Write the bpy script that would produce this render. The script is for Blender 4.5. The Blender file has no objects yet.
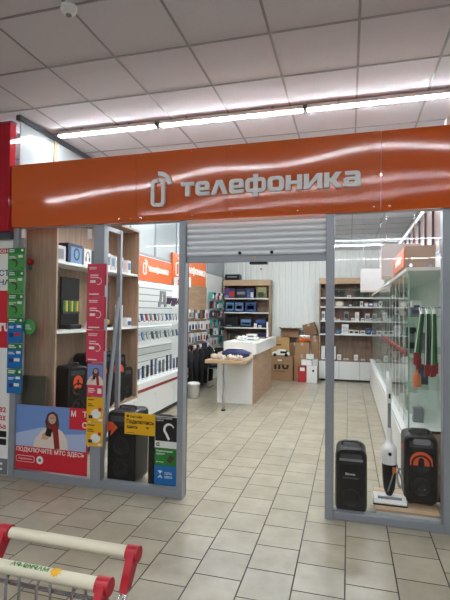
import bpy, bmesh, math, random
from mathutils import Vector, Matrix
random.seed(7)
PI = math.pi
SC = bpy.context.scene
COL = SC.collection

# ------------------------------------------------------------------ camera
CAM_H = 1.62
YAW, PITCH, ROLL, FPX = math.radians(15.44), math.radians(1.467), math.radians(0.655), 448.7
fw = Vector((-math.sin(YAW)*math.cos(PITCH), math.cos(YAW)*math.cos(PITCH), math.sin(PITCH)))
rt0 = Vector((math.cos(YAW), math.sin(YAW), 0)); up0 = rt0.cross(fw)
rt = math.cos(ROLL)*rt0 + math.sin(ROLL)*up0
up = -math.sin(ROLL)*rt0 + math.cos(ROLL)*up0
cd = bpy.data.cameras.new('camera'); cam = bpy.data.objects.new('camera', cd); COL.objects.link(cam)
M = Matrix((rt, up, -fw)).transposed().to_4x4(); M.translation = (0, 0, CAM_H); cam.matrix_world = M
cd.sensor_fit = 'VERTICAL'; cd.sensor_height = 36; cd.lens = FPX*36/600; cd.clip_start = .05; cd.clip_end = 100
SC.camera = cam
# ------------------------------------------------------------------ world, exposure
w = bpy.data.worlds.new('world'); SC.world = w; w.use_nodes = True
w.node_tree.nodes['Background'].inputs[0].default_value = (.9, .95, 1, 1)
w.node_tree.nodes['Background'].inputs[1].default_value = .12
SC.view_settings.view_transform = 'Standard'; SC.view_settings.look = 'None'
SC.view_settings.gamma = 1; SC.view_settings.use_curve_mapping = False
SC.view_settings.exposure = 0.0
TUBE, HALL_TUBE, INNER_TUBE = 105.0, 78.0, 115.0     # radiance of the tubes over the sign, in the hall and inside the shop
SC.cycles.transparent_max_bounces = 40

# ------------------------------------------------------------------ materials
def srgb(r, g, b):
    f = lambda c: c/12.92 if c <= .04045 else ((c+.055)/1.055)**2.4
    return (f(r/255), f(g/255), f(b/255), 1)
def mat(name, col, rough=.5, metal=0, spec=.5, noise=0, nscale=8, bump=0, bscale=60, emit=None):
    m = bpy.data.materials.new(name); m.use_nodes = True; nt = m.node_tree; b = nt.nodes['Principled BSDF']
    c = col if len(col) == 4 else srgb(*col)
    b.inputs['Base Color'].default_value = c
    b.inputs['Roughness'].default_value = rough; b.inputs['Metallic'].default_value = metal
    b.inputs['Specular IOR Level'].default_value = spec
    tc = nt.nodes.new('ShaderNodeTexCoord')
    if noise:
        n = nt.nodes.new('ShaderNodeTexNoise'); n.inputs['Scale'].default_value = nscale; n.inputs['Detail'].default_value = 5
        nt.links.new(tc.outputs['Object'], n.inputs['Vector'])
        mx = nt.nodes.new('ShaderNodeMix'); mx.data_type = 'RGBA'
        mx.inputs[6].default_value = tuple(x*(1-noise) for x in c[:3])+(1,)
        mx.inputs[7].default_value = tuple(min(1, x*(1+noise)) for x in c[:3])+(1,)
        nt.links.new(n.outputs['Fac'], mx.inputs[0]); nt.links.new(mx.outputs[2], b.inputs['Base Color'])
    if bump:
        n2 = nt.nodes.new('ShaderNodeTexNoise'); n2.inputs['Scale'].default_value = bscale
        nt.links.new(tc.outputs['Object'], n2.inputs['Vector'])
        bp = nt.nodes.new('ShaderNodeBump'); bp.inputs['Strength'].default_value = bump; bp.inputs['Distance'].default_value = .02
        nt.links.new(n2.outputs['Fac'], bp.inputs['Height']); nt.links.new(bp.outputs['Normal'], b.inputs['Normal'])
    if emit:
        b.inputs['Emission Color'].default_value = emit[:3]+(1,); b.inputs['Emission Strength'].default_value = emit[3]
    return m
def wood(name, c1, c2, axis='Z', rough=.45):
    m = mat(name, c1, rough); nt = m.node_tree; b = nt.nodes['Principled BSDF']
    tc = nt.nodes.new('ShaderNodeTexCoord'); mp = nt.nodes.new('ShaderNodeMapping')
    s = [22, 22, 22]; s['XYZ'.index(axis)] = 1.6; mp.inputs['Scale'].default_value = s
    n = nt.nodes.new('ShaderNodeTexNoise'); n.inputs['Scale'].default_value = 1.2; n.inputs['Detail'].default_value = 6; n.inputs['Roughness'].default_value = .65
    cr = nt.nodes.new('ShaderNodeValToRGB'); cr.color_ramp.elements[0].position = .3; cr.color_ramp.elements[1].position = .72
    cr.color_ramp.elements[0].color = srgb(*c2); cr.color_ramp.elements[1].color = srgb(*c1)
    nt.links.new(tc.outputs['Object'], mp.inputs[0]); nt.links.new(mp.outputs[0], n.inputs['Vector'])
    nt.links.new(n.outputs['Fac'], cr.inputs[0]); nt.links.new(cr.outputs[0], b.inputs['Base Color'])
    return m
def glass(name, tint=(1, 1, 1, 1), base=.04, power=5):
    m = bpy.data.materials.new(name); m.use_nodes = True; nt = m.node_tree; nt.nodes.clear()
    o = nt.nodes.new('ShaderNodeOutputMaterial'); t = nt.nodes.new('ShaderNodeBsdfTransparent'); g = nt.nodes.new('ShaderNodeBsdfGlossy')
    t.inputs[0].default_value = tint; g.inputs['Roughness'].default_value = .01
    lw = nt.nodes.new('ShaderNodeLayerWeight'); lw.inputs['Blend'].default_value = .5
    p = nt.nodes.new('ShaderNodeMath'); p.operation = 'POWER'; p.inputs[1].default_value = power
    q = nt.nodes.new('ShaderNodeMath'); q.operation = 'MULTIPLY_ADD'; q.inputs[1].default_value = 1-base; q.inputs[2].default_value = base
    mx = nt.nodes.new('ShaderNodeMixShader')
    nt.links.new(lw.outputs['Facing'], p.inputs[0]); nt.links.new(p.outputs[0], q.inputs[0]); nt.links.new(q.outputs[0], mx.inputs[0])
    nt.links.new(t.outputs[0], mx.inputs[1]); nt.links.new(g.outputs[0], mx.inputs[2]); nt.links.new(mx.outputs[0], o.inputs[0])
    return m
def tile_material():
    m = mat('floor_tiles', (150, 140, 126), .32); nt = m.node_tree; b = nt.nodes['Principled BSDF']
    g = nt.nodes.new('ShaderNodeNewGeometry'); sx = nt.nodes.new('ShaderNodeSeparateXYZ'); cx = nt.nodes.new('ShaderNodeCombineXYZ')
    nt.links.new(g.outputs['Position'], sx.inputs[0])
    ax = nt.nodes.new('ShaderNodeMath'); ax.inputs[1].default_value = -3.573+.15+30; ay = nt.nodes.new('ShaderNodeMath'); ay.inputs[1].default_value = .316+30
    nt.links.new(sx.outputs['Y'], ax.inputs[0]); nt.links.new(sx.outputs['X'], ay.inputs[0])
    nt.links.new(ax.outputs[0], cx.inputs['X']); nt.links.new(ay.outputs[0], cx.inputs['Y'])
    br = nt.nodes.new('ShaderNodeTexBrick'); br.offset = .5; br.offset_frequency = 2; br.squash = 1
    br.inputs['Scale'].default_value = 1; br.inputs['Brick Width'].default_value = .3; br.inputs['Row Height'].default_value = .3
    br.inputs['Mortar Size'].default_value = .005; br.inputs['Mortar Smooth'].default_value = .25; br.inputs['Bias'].default_value = 0
    br.inputs['Color1'].default_value = srgb(179, 170, 152); br.inputs['Color2'].default_value = srgb(170, 161, 143); br.inputs['Mortar'].default_value = srgb(60, 52, 43)
    nt.links.new(cx.outputs[0], br.inputs['Vector'])
    n = nt.nodes.new('ShaderNodeTexNoise'); n.inputs['Scale'].default_value = 5; n.inputs['Detail'].default_value = 8; n.inputs['Roughness'].default_value = .65
    nt.links.new(g.outputs['Position'], n.inputs['Vector'])
    cr = nt.nodes.new('ShaderNodeValToRGB'); cr.color_ramp.elements[0].position = .3; cr.color_ramp.elements[1].position = .7
    cr.color_ramp.elements[0].color = (.86, .85, .83, 1); cr.color_ramp.elements[1].color = (1.05, 1.05, 1.04, 1)
    nt.links.new(n.outputs['Fac'], cr.inputs[0])
    mx = nt.nodes.new('ShaderNodeMix'); mx.data_type = 'RGBA'; mx.blend_type = 'MULTIPLY'; mx.inputs[0].default_value = 1
    nt.links.new(br.outputs['Color'], mx.inputs[6]); nt.links.new(cr.outputs[0], mx.inputs[7]); nt.links.new(mx.outputs[2], b.inputs['Base Color'])
    rr = nt.nodes.new('ShaderNodeMapRange'); rr.inputs[3].default_value = .26; rr.inputs[4].default_value = .6
    nt.links.new(br.outputs['Fac'], rr.inputs[0]); nt.links.new(rr.outputs[0], b.inputs['Roughness'])
    bp = nt.nodes.new('ShaderNodeBump'); bp.inputs['Strength'].default_value = .3; bp.inputs['Distance'].default_value = .002; bp.invert = True
    nt.links.new(br.outputs['Fac'], bp.inputs['Height']); nt.links.new(bp.outputs[0], b.inputs['Normal'])
    return m
def film_material(name, c, tr=.5):
    m = mat(name, c, .22, bump=.35, bscale=5); nt = m.node_tree; b = nt.nodes['Principled BSDF']
    o = nt.nodes['Material Output']; t = nt.nodes.new('ShaderNodeBsdfTranslucent'); t.inputs[0].default_value = srgb(*c)
    mx = nt.nodes.new('ShaderNodeMixShader'); mx.inputs[0].default_value = tr*.6
    nt.links.new(b.outputs[0], mx.inputs[1]); nt.links.new(t.outputs[0], mx.inputs[2]); nt.links.new(mx.outputs[0], o.inputs[0])
    return m
def sign_material(name, c):
    return mat(name, c, .065, spec=.5, noise=.04, nscale=2)

X = {}
X['tiles'] = tile_material()
X['ceil'] = mat('ceiling_tile', (210, 209, 217), .9, noise=.05, nscale=40, bump=.25, bscale=140)
X['tbar'] = mat('ceiling_grid', (140, 140, 146), .35)
X['white'] = mat('white_laminate', (226, 228, 226), .4)
X['wall'] = mat('white_wall', (230, 236, 234), .6)
X['hall'] = mat('hall_wall', (190, 188, 186), .8)
X['alu'] = mat('grey_aluminium', (150, 155, 163), .38, .25)
X['alud'] = mat('dark_aluminium', (74, 77, 84), .4, .3)
X['shutter'] = mat('shutter_slat', (228, 233, 240), .35, .2)
X['orange'] = sign_material('orange_sign_film', (206, 96, 46))
X['orange2'] = sign_material('deep_orange_sign_film', (208, 90, 32))
X['redsign'] = sign_material('red_sign_film', (170, 30, 44))
X['hdr'] = mat('orange_header', (222, 104, 40), .35)
X['letter'] = mat('grey_white_letter', (236, 238, 240), .45)
X['letterw'] = mat('white_letter', (240, 236, 230), .5)
X['film'] = film_material('milky_film', (196, 204, 207))
X['filmp'] = film_material('pinkish_film', (176, 140, 134), .3)
X['wood'] = wood('oak_laminate', (178, 152, 128), (140, 114, 93), 'Z')
X['woody'] = wood('oak_laminate_along', (186, 156, 128), (150, 120, 94), 'Y')
X['woodx'] = wood('oak_laminate_across', (200, 170, 138), (166, 136, 106), 'X')
X['wooddk'] = wood('walnut_back_panel', (148, 124, 106), (112, 90, 76), 'Z')
X['glass'] = glass('clear_glass', base=.022)
X['glassg'] = glass('greenish_glass', (.978, .996, .986, 1), .03, 11)
X['gedge'] = mat('green_glass_edge', (156, 196, 178), .15)
X['black'] = mat('black_plastic', (15, 15, 17), .42, spec=.35, noise=.15, nscale=20)
X['blackf'] = mat('black_fabric', (14, 14, 17), .9, bump=.3, bscale=30)
X['grille'] = mat('black_grille', (11, 11, 12), .6, spec=.25, bump=.5, bscale=300)
X['dkgrey'] = mat('dark_grey_plastic', (58, 60, 64), .4)
X['grey'] = mat('grey_plastic', (128, 130, 134), .4)
X['chrome'] = mat('chrome_wire', (200, 200, 205), .16, 1)
X['red'] = mat('red_plastic', (176, 26, 44), .38)
X['redt'] = mat('red_trim', (140, 38, 34), .4)
X['cream'] = mat('cream_handle', (214, 207, 184), .42, noise=.04)
X['cardbd'] = mat('brown_cardboard', (158, 124, 92), .8, noise=.08)
X['cardbl'] = mat('tan_cardboard', (190, 152, 100), .8, noise=.08)
X['cardbk'] = mat('dark_cardboard', (128, 98, 72), .8, noise=.08)
X['paper'] = mat('white_paper', (232, 232, 230), .6)
X['pgreen'] = mat('green_print', (34, 122, 46), .45)
X['pgreenl'] = mat('light_green_print', (70, 152, 76), .45)
X['pblue'] = mat('blue_print', (20, 106, 176), .45)
X['pyel'] = mat('yellow_print', (232, 176, 20), .45)
X['pred'] = mat('red_print', (200, 34, 50), .45)
X['ppink'] = mat('rose_red_print', (212, 60, 88), .45)
X['pblack'] = mat('black_print', (20, 20, 24), .4)
X['psky'] = mat('sky_blue_print', (112, 146, 206), .45)
X['pcloud'] = mat('pale_sky_print', (170, 186, 220), .45)
X['navy'] = mat('navy_print', (34, 44, 96), .45)
X['pgrey'] = mat('grey_print', (120, 120, 126), .5)
X['skin'] = mat('skin_print', (206, 160, 138), .5)
X['hair'] = mat('brown_hair_print', (78, 52, 44), .5)
X['coat'] = mat('cream_coat_print', (226, 212, 200), .5)
X['tagor'] = mat('orange_tag', (226, 84, 36), .5)
X['lgrey'] = mat('light_grey_panel', (186, 182, 182), .5)
X['plum'] = mat('dark_plum_letters', (66, 44, 74), .5)
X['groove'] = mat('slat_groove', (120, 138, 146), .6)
X['beige'] = mat('beige_panel', (176, 160, 144), .5)
X['tube'] = mat('lit_tube', (255, 255, 255), .5, emit=(.91, .98, 1, TUBE))
X['tubei'] = mat('lit_inner_tube', (255, 255, 255), .5, emit=(.90, .98, 1, INNER_TUBE))
X['tubeh'] = mat('lit_hall_tube', (255, 255, 255), .5, emit=(.91, .96, 1, HALL_TUBE))
X['led'] = mat('lit_led_strip', (255, 255, 255), .5, emit=(.86, .97, 1, 4))
X['lampw'] = mat('lamp_housing', (225, 225, 225), .5)
PAL = {n: mat('box_'+n.replace(' ', '_'), c, .45) for n, c in {
    'khaki': (150, 148, 104), 'blue': (48, 78, 130), 'navy': (30, 38, 74), 'purple': (84, 58, 120), 'white': (224, 224, 224), 'pale grey': (190, 192, 194), 'black': (28, 28, 32),
    'teal': (40, 150, 140), 'red': (170, 40, 46), 'grey': (120, 122, 128), 'olive': (110, 112, 72), 'brown': (128, 98, 76), 'orange': (214, 110, 50),
    'light blue': (102, 138, 178), 'dark green': (32, 58, 44), 'pink': (206, 150, 160), 'yellow': (206, 186, 80), 'green': (54, 120, 60)}.items()}

# ------------------------------------------------------------------ mesh builder
def world_loc(o):
    v = Vector((0, 0, 0))
    while o: v = v+o.location; o = o.parent
    return v
class MB:
    def __init__(s): s.v = []; s.f = []; s.m = []; s.mats = []
    def mi(s, m):
        if m is None: return 0
        if m not in s.mats: s.mats.append(m)
        return s.mats.index(m)
    def add(s, vs, fs, m=None):
        k = len(s.v); s.v += [Vector(p) for p in vs]; i = s.mi(m)
        for f in fs: s.f.append([k+j for j in f]); s.m.append(i)
        return s
    def box(s, x0, x1, y0, y1, z0, z1, m=None, bev=0):
        if x0 > x1: x0, x1 = x1, x0
        if y0 > y1: y0, y1 = y1, y0
        if z0 > z1: z0, z1 = z1, z0
        if bev:
            bm = bmesh.new(); bmesh.ops.create_cube(bm, size=1)
            for v in bm.verts: v.co = Vector(((x0+x1)/2+v.co.x*(x1-x0), (y0+y1)/2+v.co.y*(y1-y0), (z0+z1)/2+v.co.z*(z1-z0)))
            bev = min(bev, .45*min(x1-x0, y1-y0, z1-z0))
            bmesh.ops.bevel(bm, geom=bm.edges[:], offset=bev, segments=2, profile=.5, affect='EDGES')
            bm.verts.index_update(); s.add([v.co.copy() for v in bm.verts], [[v.index for v in f.verts] for f in bm.faces], m); bm.free(); return s
        return s.add([(x0,y0,z0),(x1,y0,z0),(x1,y1,z0),(x0,y1,z0),(x0,y0,z1),(x1,y0,z1),(x1,y1,z1),(x0,y1,z1)],
                     [(0,3,2,1),(4,5,6,7),(0,1,5,4),(1,2,6,5),(2,3,7,6),(3,0,4,7)], m)
    def prism(s, pts, a0, a1, axis='Y', m=None):
        # pts: 2D outline; axis Y -> (x,z); X -> (y,z); Z -> (x,y)
        def P(p, a): return {'Y': (p[0], a, p[1]), 'X': (a, p[0], p[1]), 'Z': (p[0], p[1], a)}[axis]
        n = len(pts); vs = [P(p, a0) for p in pts]+[P(p, a1) for p in pts]
        fs = [list(range(n)), list(range(2*n-1, n-1, -1))]+[(i, (i+1) % n, n+(i+1) % n, n+i) for i in range(n)]
        return s.add(vs, fs, m)
    def tube(s, path, r, n=8, m=None, closed=False):
        path = [Vector(p) for p in path]; L = len(path); rs = r if isinstance(r, (list, tuple)) else [r]*L
        k = len(s.v); i0 = s.mi(m); nrm = None
        for i, p in enumerate(path):
            if closed: t = path[(i+1) % L]-path[i-1]
            else: t = path[min(i+1, L-1)]-path[max(i-1, 0)]
            t.normalize()
            if nrm is None: nrm = t.orthogonal().normalized()
            else:
                nrm = nrm-t*nrm.dot(t)
                nrm = nrm.normalized() if nrm.length > 1e-6 else t.orthogonal().normalized()
            b = t.cross(nrm)
            for j in range(n): a = 2*PI*j/n; s.v.append(p+(nrm*math.cos(a)+b*math.sin(a))*rs[i])
        for i in range(L if closed else L-1):
            for j in range(n):
                a, b_ = k+i*n+j, k+i*n+(j+1) % n; i2 = (i+1) % L
                c, d = k+i2*n+(j+1) % n, k+i2*n+j
                s.f.append([a, b_, c, d]); s.m.append(i0)
        if not closed:
            s.f.append([k+j for j in range(n)][::-1]); s.m.append(i0); s.f.append([k+(L-1)*n+j for j in range(n)]); s.m.append(i0)
        return s
    def lathe(s, prof, c, n=24, m=None, axis='Z'):
        k = len(s.v); i0 = s.mi(m)
        for r, h in prof:
            for j in range(n):
                a = 2*PI*j/n; u, v = r*math.cos(a), r*math.sin(a)
                s.v.append(Vector(c)+Vector({'Z': (u, v, h), 'Y': (u, h, v), 'X': (h, u, v)}[axis]))
        for i in range(len(prof)-1):
            for j in range(n): s.f.append([k+i*n+j, k+i*n+(j+1) % n, k+(i+1)*n+(j+1) % n, k+(i+1)*n+j]); s.m.append(i0)
        s.f.append([k+j for j in range(n)][::-1]); s.m.append(i0); s.f.append([k+(len(prof)-1)*n+j for j in range(n)]); s.m.append(i0)
        return s
    def xf(s, M_):
        s.v = [M_ @ v for v in s.v]; return s
    def build(s, name, m=None, parent=None, local=False, origin=None, smooth=False, norm=True):
        me = bpy.data.meshes.new(name)
        if parent is not None: off = Vector((0,0,0)) if local else world_loc(parent)
        elif origin is not None: off = Vector(origin)
        else:
            xs = [v.x for v in s.v]; ys = [v.y for v in s.v]; zs = [v.z for v in s.v]
            off = Vector(((min(xs)+max(xs))/2, (min(ys)+max(ys))/2, min(zs)))
        me.from_pydata([v-off for v in s.v], [], s.f)
        mats = s.mats if s.mats else [m]
        for q in mats: me.materials.append(q if q is not None else m)
        if len(mats) > 1:
            for p, i in zip(me.polygons, s.m): p.material_index = i
        if norm:
            bm = bmesh.new(); bm.from_mesh(me); bmesh.ops.recalc_face_normals(bm, faces=bm.faces); bm.to_mesh(me); bm.free()
        if smooth:
            for p in me.polygons: p.use_smooth = True
            try: me.set_sharp_from_angle(angle=math.radians(38))
            except Exception: pass
        o = bpy.data.objects.new(name, me); COL.objects.link(o)
        if parent is not None: o.parent = parent
        else: o.location = off
        return o
def tag(o, label=None, cat=None, group=None, kind=None):
    if label: o['label'] = label
    if cat: o['category'] = cat
    if group: o['group'] = group
    if kind: o['kind'] = kind
    return o
def thing(name, label, cat, loc, group=None, rz=0):
    o = bpy.data.objects.new(name, None); COL.objects.link(o); o.location = loc; o.rotation_euler = (0, 0, rz); o.empty_display_size = .1
    return tag(o, label, cat, group)
def struct(name, mb, m, parent=None):
    o = mb.build(name, m, parent)
    if parent is None: o['kind'] = 'structure'
    return o
def single(name, mb, m, label, cat, group=None, smooth=False):
    return tag(mb.build(name, m, smooth=smooth), label, cat, group)
def rrect(x0, z0, x1, z1, r, n=5, top_only=False):
    p = []
    for cx, cz, a0 in ((x1-r, z1-r, 0), (x0+r, z1-r, 90), (x0+r, z0+r, 180), (x1-r, z0+r, 270)):
        if top_only and a0 >= 180: p.append((x0, z0) if a0 == 180 else (x1, z0)); continue
        for i in range(n+1): a = math.radians(a0+90*i/n); p.append((cx+r*math.cos(a), cz+r*math.sin(a)))
    return p
def disc(cx, cz, r, n=24): return [(cx+r*math.cos(2*PI*i/n), cz+r*math.sin(2*PI*i/n)) for i in range(n)]
def ell(cx, cz, a, b, n=20): return [(cx+a*math.cos(2*PI*i/n), cz+b*math.sin(2*PI*i/n)) for i in range(n)]
ORD = ['first', 'second', 'third', 'fourth', 'fifth', 'sixth', 'seventh', 'eighth', 'ninth', 'tenth', 'eleventh', 'twelfth', 'thirteenth', 'fourteenth']

# flat filled outlines with holes -> mesh data (used by letters)
def outline_mesh(loops, depth):
    c = bpy.data.curves.new('outline', 'CURVE'); c.dimensions = '2D'; c.fill_mode = 'BOTH'; c.extrude = depth/2
    for L in loops:
        s = c.splines.new('POLY'); s.points.add(len(L)-1); s.use_cyclic_u = True
        for p, q in zip(s.points, L): p.co = (q[0], q[1], 0, 1)
    o = bpy.data.objects.new('outline', c); COL.objects.link(o)
    me = bpy.data.meshes.new_from_object(o.evaluated_get(bpy.context.evaluated_depsgraph_get()))
    bpy.data.objects.remove(o); bpy.data.curves.remove(c)
    return me
def text_mesh(body, depth=.002, bold=0.0):
    c = bpy.data.curves.new('text', 'FONT'); c.body = body; c.size = 1; c.offset = bold; c.resolution_u = 3
    o = bpy.data.objects.new('text', c); COL.objects.link(o)
    me = bpy.data.meshes.new_from_object(o.evaluated_get(bpy.context.evaluated_depsgraph_get()))
    bpy.data.objects.remove(o); bpy.data.curves.remove(c)
    return me
def text(body, x0, z0, wdt, hgt, plane, a, m, parent, bold=.0, name='lettering', depth=.0015):
    """text fitted in a box; plane 'Y': on a face looking to -Y at y=a (x0 along X); 'X': on a face looking to +X at x=a (x0 along Y)"""
    me = text_mesh(body, bold=bold); mb = MB()
    vs = [v.co for v in me.vertices]
    if not vs: return None
    lx, hx = min(v.x for v in vs), max(v.x for v in vs); lz, hz = min(v.y for v in vs), max(v.y for v in vs)
    n = len(vs)
    def P(v, d):
        u = x0+(v.x-lx)/(hx-lx)*wdt; q = z0+(v.y-lz)/(hz-lz)*hgt
        return (u, a-d, q) if plane == 'Y' else (a+d, u, q)
    fs = [list(p.vertices) for p in me.polygons]
    edges = {}
    for f in fs:
        for i in range(len(f)):
            e = (f[i], f[(i+1) % len(f)]); edges[e] = 1
    side = [(e[0], e[1], n+e[1], n+e[0]) for e in edges if (e[1], e[0]) not in edges]
    mb.add([P(v, depth) for v in vs]+[P(v, 0) for v in vs], fs+[tuple(n+i for i in reversed(f)) for f in fs]+side)
    return mb.build(name, m, parent, norm=False) if parent is not None else mb.build(name, m, norm=False)
def flat(pts, plane, a, m, parent, name, d=.001):
    """thin printed shape on a face"""
    mb = MB()
    mb.prism(pts, a-d, a, 'Y') if plane == 'Y' else mb.prism(pts, a, a+d, 'X')
    return mb.build(name, m, parent)
def rct(x0, z0, x1, z1): return [(x0, z0), (x1, z0), (x1, z1), (x0, z1)]

# ================================================================== SETTING
FY = 3.66
struct('floor', MB().box(-9, 6.5, -19, 16, -.05, 0), X['tiles'])
CZ = 3.564
struct('ceiling', MB().box(-9, 6.5, -19, 16, CZ, CZ+.05), X['ceil'])
g = MB()
for k in range(-15, 11):
    x = .06+.6*k; g.box(x-.009, x+.009, -19, 16, CZ-.004, CZ+.004)
for k in range(-36, 22):
    y = 3.045+.6*k; g.box(-9, 6.5, y-.009, y+.009, CZ-.0045, CZ+.004)
struct('trim_1', g, X['tbar'])
struct('wall_rear', MB().box(-9, 6.5, -19.1, -19, 0, CZ), X['hall'])
struct('wall_far', MB().box(-9, 6.5, 16, 16.1, 0, CZ), X['wall'])
struct('wall_hall_left', MB().box(-9.1, -9, -19, 16, 0, CZ), X['hall'])
struct('wall_hall_right', MB().box(6.5, 6.6, -19, 16, 0, CZ), X['hall'])
# back partition of vertical white profiled sheet
bw = MB(); BY = 11.4
pts = []
x = -3.2; top = []
while x < 1.05:
    top += [(x, BY), (x+.10, BY), (x+.112, BY+.018), (x+.138, BY+.018), (x+.15, BY)]; x += .15
outline = top+[(top[-1][0], BY+.06), (-3.2, BY+.06)]
bw.prism(outline, 0, 3.16, 'Z')
struct('wall_back', bw, X['wall'])
# left partition: white board below, milky film windows above
struct('wall_left', MB().box(-3.2, -3.16, 3.74, 11.4, 0, 2.5), X['wall'])
ys = [3.72, 4.28, 5.2, 6.1, 7.0, 7.97, 8.9, 9.9, 11.4]
w3 = bpy.data.objects.new('window_3', None); COL.objects.link(w3); w3.location = (-3.18, 7, 2.5); w3['kind'] = 'structure'
for a, b in zip(ys[:-1], ys[1:]):
    MB().box(-3.184, -3.176, a+.02, b-.02, 2.54, 3.5).build('film_pane', X['film'], w3)
for i, y in enumerate(ys[1:-1]):
    MB().box(-3.2, -3.16, y-.022, y+.022, 2.5, 3.52).build('mullion', X['woodx'] if i == 0 else X['alu'], w3)
MB().box(-3.2, -3.15, 3.70, 11.4, 3.5, 3.55).build('top_rail', X['alud'], w3)
MB().box(-3.2, -3.16, 3.74, 11.4, 2.5, 2.54).build('bottom_rail', X['alu'], w3)
# right partition
struct('wall_right', MB().box(.98, 1.02, 3.74, 11.46, 0, 2.3), X['wall'])
w4 = bpy.data.objects.new('window_4', None); COL.objects.link(w4); w4.location = (1, 7, 2.3); w4['kind'] = 'structure'
ys = [3.76+.55*i for i in range(15)]
for a, b in zip(ys[:-1], ys[1:]):
    MB().box(.996, 1.004, a+.03, b-.03, 2.34, 2.97).build('film_pane', X['filmp'], w4)
for y in ys: MB().box(.97, 1.02, y-.04, y+.04, 2.3, 2.97).build('mullion', X['alud'], w4)
MB().box(.96, 1.03, 3.74, 11.46, 2.97, 3.03).build('top_rail', X['white'], w4)
MB().box(.98, 1.02, 3.74, 11.46, 2.3, 2.34).build('bottom_rail', X['alu'], w4)

# ------------------------------------------------------------------ shop front frame
def frame_box(p, n, *a): return MB().box(*a, bev=.004).build(n, X['alu'], p)
w1 = bpy.data.objects.new('window_1', None); COL.objects.link(w1); w1.location = (-2.2, FY, 0); w1['kind'] = 'structure'
frame_box(w1, 'post', -3.165, -3.105, FY, FY+.08, 0, 2.44)
frame_box(w1, 'post', -2.275, -2.168, FY, FY+.08, 0, 2.44)
frame_box(w1, 'post', -1.43, -1.375, FY-.005, FY+.085, 0, 2.44)
frame_box(w1, 'sill', -3.105, -2.275, FY+.005, FY+.075, 0, .075)
frame_box(w1, 'sill', -2.168, -1.43, FY+.005, FY+.075, 0, .075)
frame_box(w1, 'head', -3.105, -1.43, FY+.02, FY+.075, 2.405, 2.44)
MB().box(-3.105, -2.275, FY+.037, FY+.043, .075, 2.405).build('pane', X['glass'], w1)
MB().box(-2.168, -1.43, FY+.037, FY+.043, .075, 2.405).build('pane', X['glass'], w1)
w2 = bpy.data.objects.new('window_2', None); COL.objects.link(w2); w2.location = (.28, FY, 0); w2['kind'] = 'structure'
frame_box(w2, 'post', -.178, -.112, FY-.005, FY+.09, 0, 2.44)
frame_box(w2, 'post', .678, .76, FY, FY+.10, 0, 2.44)
frame_box(w2, 'sill', -.112, .678, FY+.005, FY+.075, 0, .06)
frame_box(w2, 'head', -.112, .678, FY+.02, FY+.075, 2.41, 2.44)
MB().box(-.112, .678, FY+.037, FY+.043, .06, 2.41).build('pane', X['glass'], w2)
# MTS shop wall behind the poster at the far left and the wall beyond the last post
struct('wall_front_left', MB().box(-6, -3.17, FY+.02, FY+.1, 0, 2.42), X['lgrey'])
struct('wall_front_right', MB().box(.76, 4, FY+.02, FY+.1, 0, 2.42), X['lgrey'])

# roller shutter
rs = thing('roller_shutter', 'grey roller shutter pulled halfway down above the shop entrance', 'shutter', (-.75, 3.71, 2.04))
z = 2.095
while z < 2.42:
    q = [(3.706, z), (3.695, z+.009), (3.690, z+.022), (3.691, z+.034), (3.698, z+.043), (3.708, z+.0475), (3.716, z+.047), (3.716, z)]
    MB().prism(q, -1.372, -.178, 'X').build('slat', X['shutter'], rs); z += .049
MB().box(-1.372, -.178, 3.692, 3.715, 2.04, 2.093, bev=.004).build('bottom_bar', X['alu'], rs)
for x in (-.894, -.62):
    k = MB().lathe([(.014, 0), (.014, -.012), (.009, -.02)], (x, 3.695, 2.118), 14, axis='Y').build('keyhole', X['black'], rs, smooth=True)
MB().lathe([(.008, 0), (.008, -.012)], (-.765, 3.692, 2.078), 12, axis='Y').build('lock', X['pyel'], rs)
MB().box(-.81, -.66, 3.695, 3.75, 2.022, 2.04).build('handle', X['black'], rs)
for x in (-1.40, -.165):
    MB().box(x, x+.02, 3.755, 3.775, 0, 2.44).build('guide_rail', X['alud'], rs)

# ------------------------------------------------------------------ fascia sign
SY = 3.62
fs_ = fs = thing('fascia_sign', 'long glossy orange shop sign with raised pale grey lettering', 'sign', (-1.2, SY, 2.41))
def sign_lean(x):      # how far the sheet tips forward at the top, varying along the sign
    t = max(0, min(1, (x+1.9)/1.0)); return .040+.042*t*t*(3-2*t)+.008*math.sin(x*2.9+.6)
def sign_face(x, z):
    """depth of the bowed sheet: leaning forward above, curled back out at the lower lip, gently buckled"""
    s_ = sign_lean(x); y = SY-s_*(z-2.45)
    if z < 2.445: y += (2.445-z)**2*4     # rolled edges
    if z > 2.985: y += (z-2.985)**2*8
    return y+.0012*math.sin(x*4.3+1)*math.sin((z-2.41)*5.2)
def panel(x0, x1, m):
    nx = max(6, int((x1-x0)/.035)); zs = [2.41+.6*k/30 for k in range(31)]; mb = MB()
    F = [[(x0+(x1-x0)*i/nx, sign_face(x0+(x1-x0)*i/nx, z), z) for i in range(nx+1)] for z in zs]
    vs = [p for r_ in F for p in r_]; n = nx+1
    fs = [(k*n+i, k*n+i+1, (k+1)*n+i+1, (k+1)*n+i) for k in range(30) for i in range(nx)]
    b = len(vs); vs += [(x0, 3.655, 2.41), (x1, 3.655, 2.41), (x1, 3.655, 3.01), (x0, 3.655, 3.01)]
    fs += [(b, b+3, b+2, b+1), [b+1, b]+[i for i in range(n)][:1]+list(range(1, n)), [b+3, b+2]+[30*n+i for i in range(nx, -1, -1)],
           [b]+[b+3]+[k*n for k in range(30, -1, -1)], [b+2, b+1]+[k*n+nx for k in range(31)]]
    return mb.add(vs, fs).build('panel', m, fs_, smooth=True)
panel(-3.155, -1.829, X['orange']); panel(-1.826, -.99, X['orange']); panel(-.988, .232, X['orange']); panel(.235, 2.6, X['orange2'])
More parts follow.
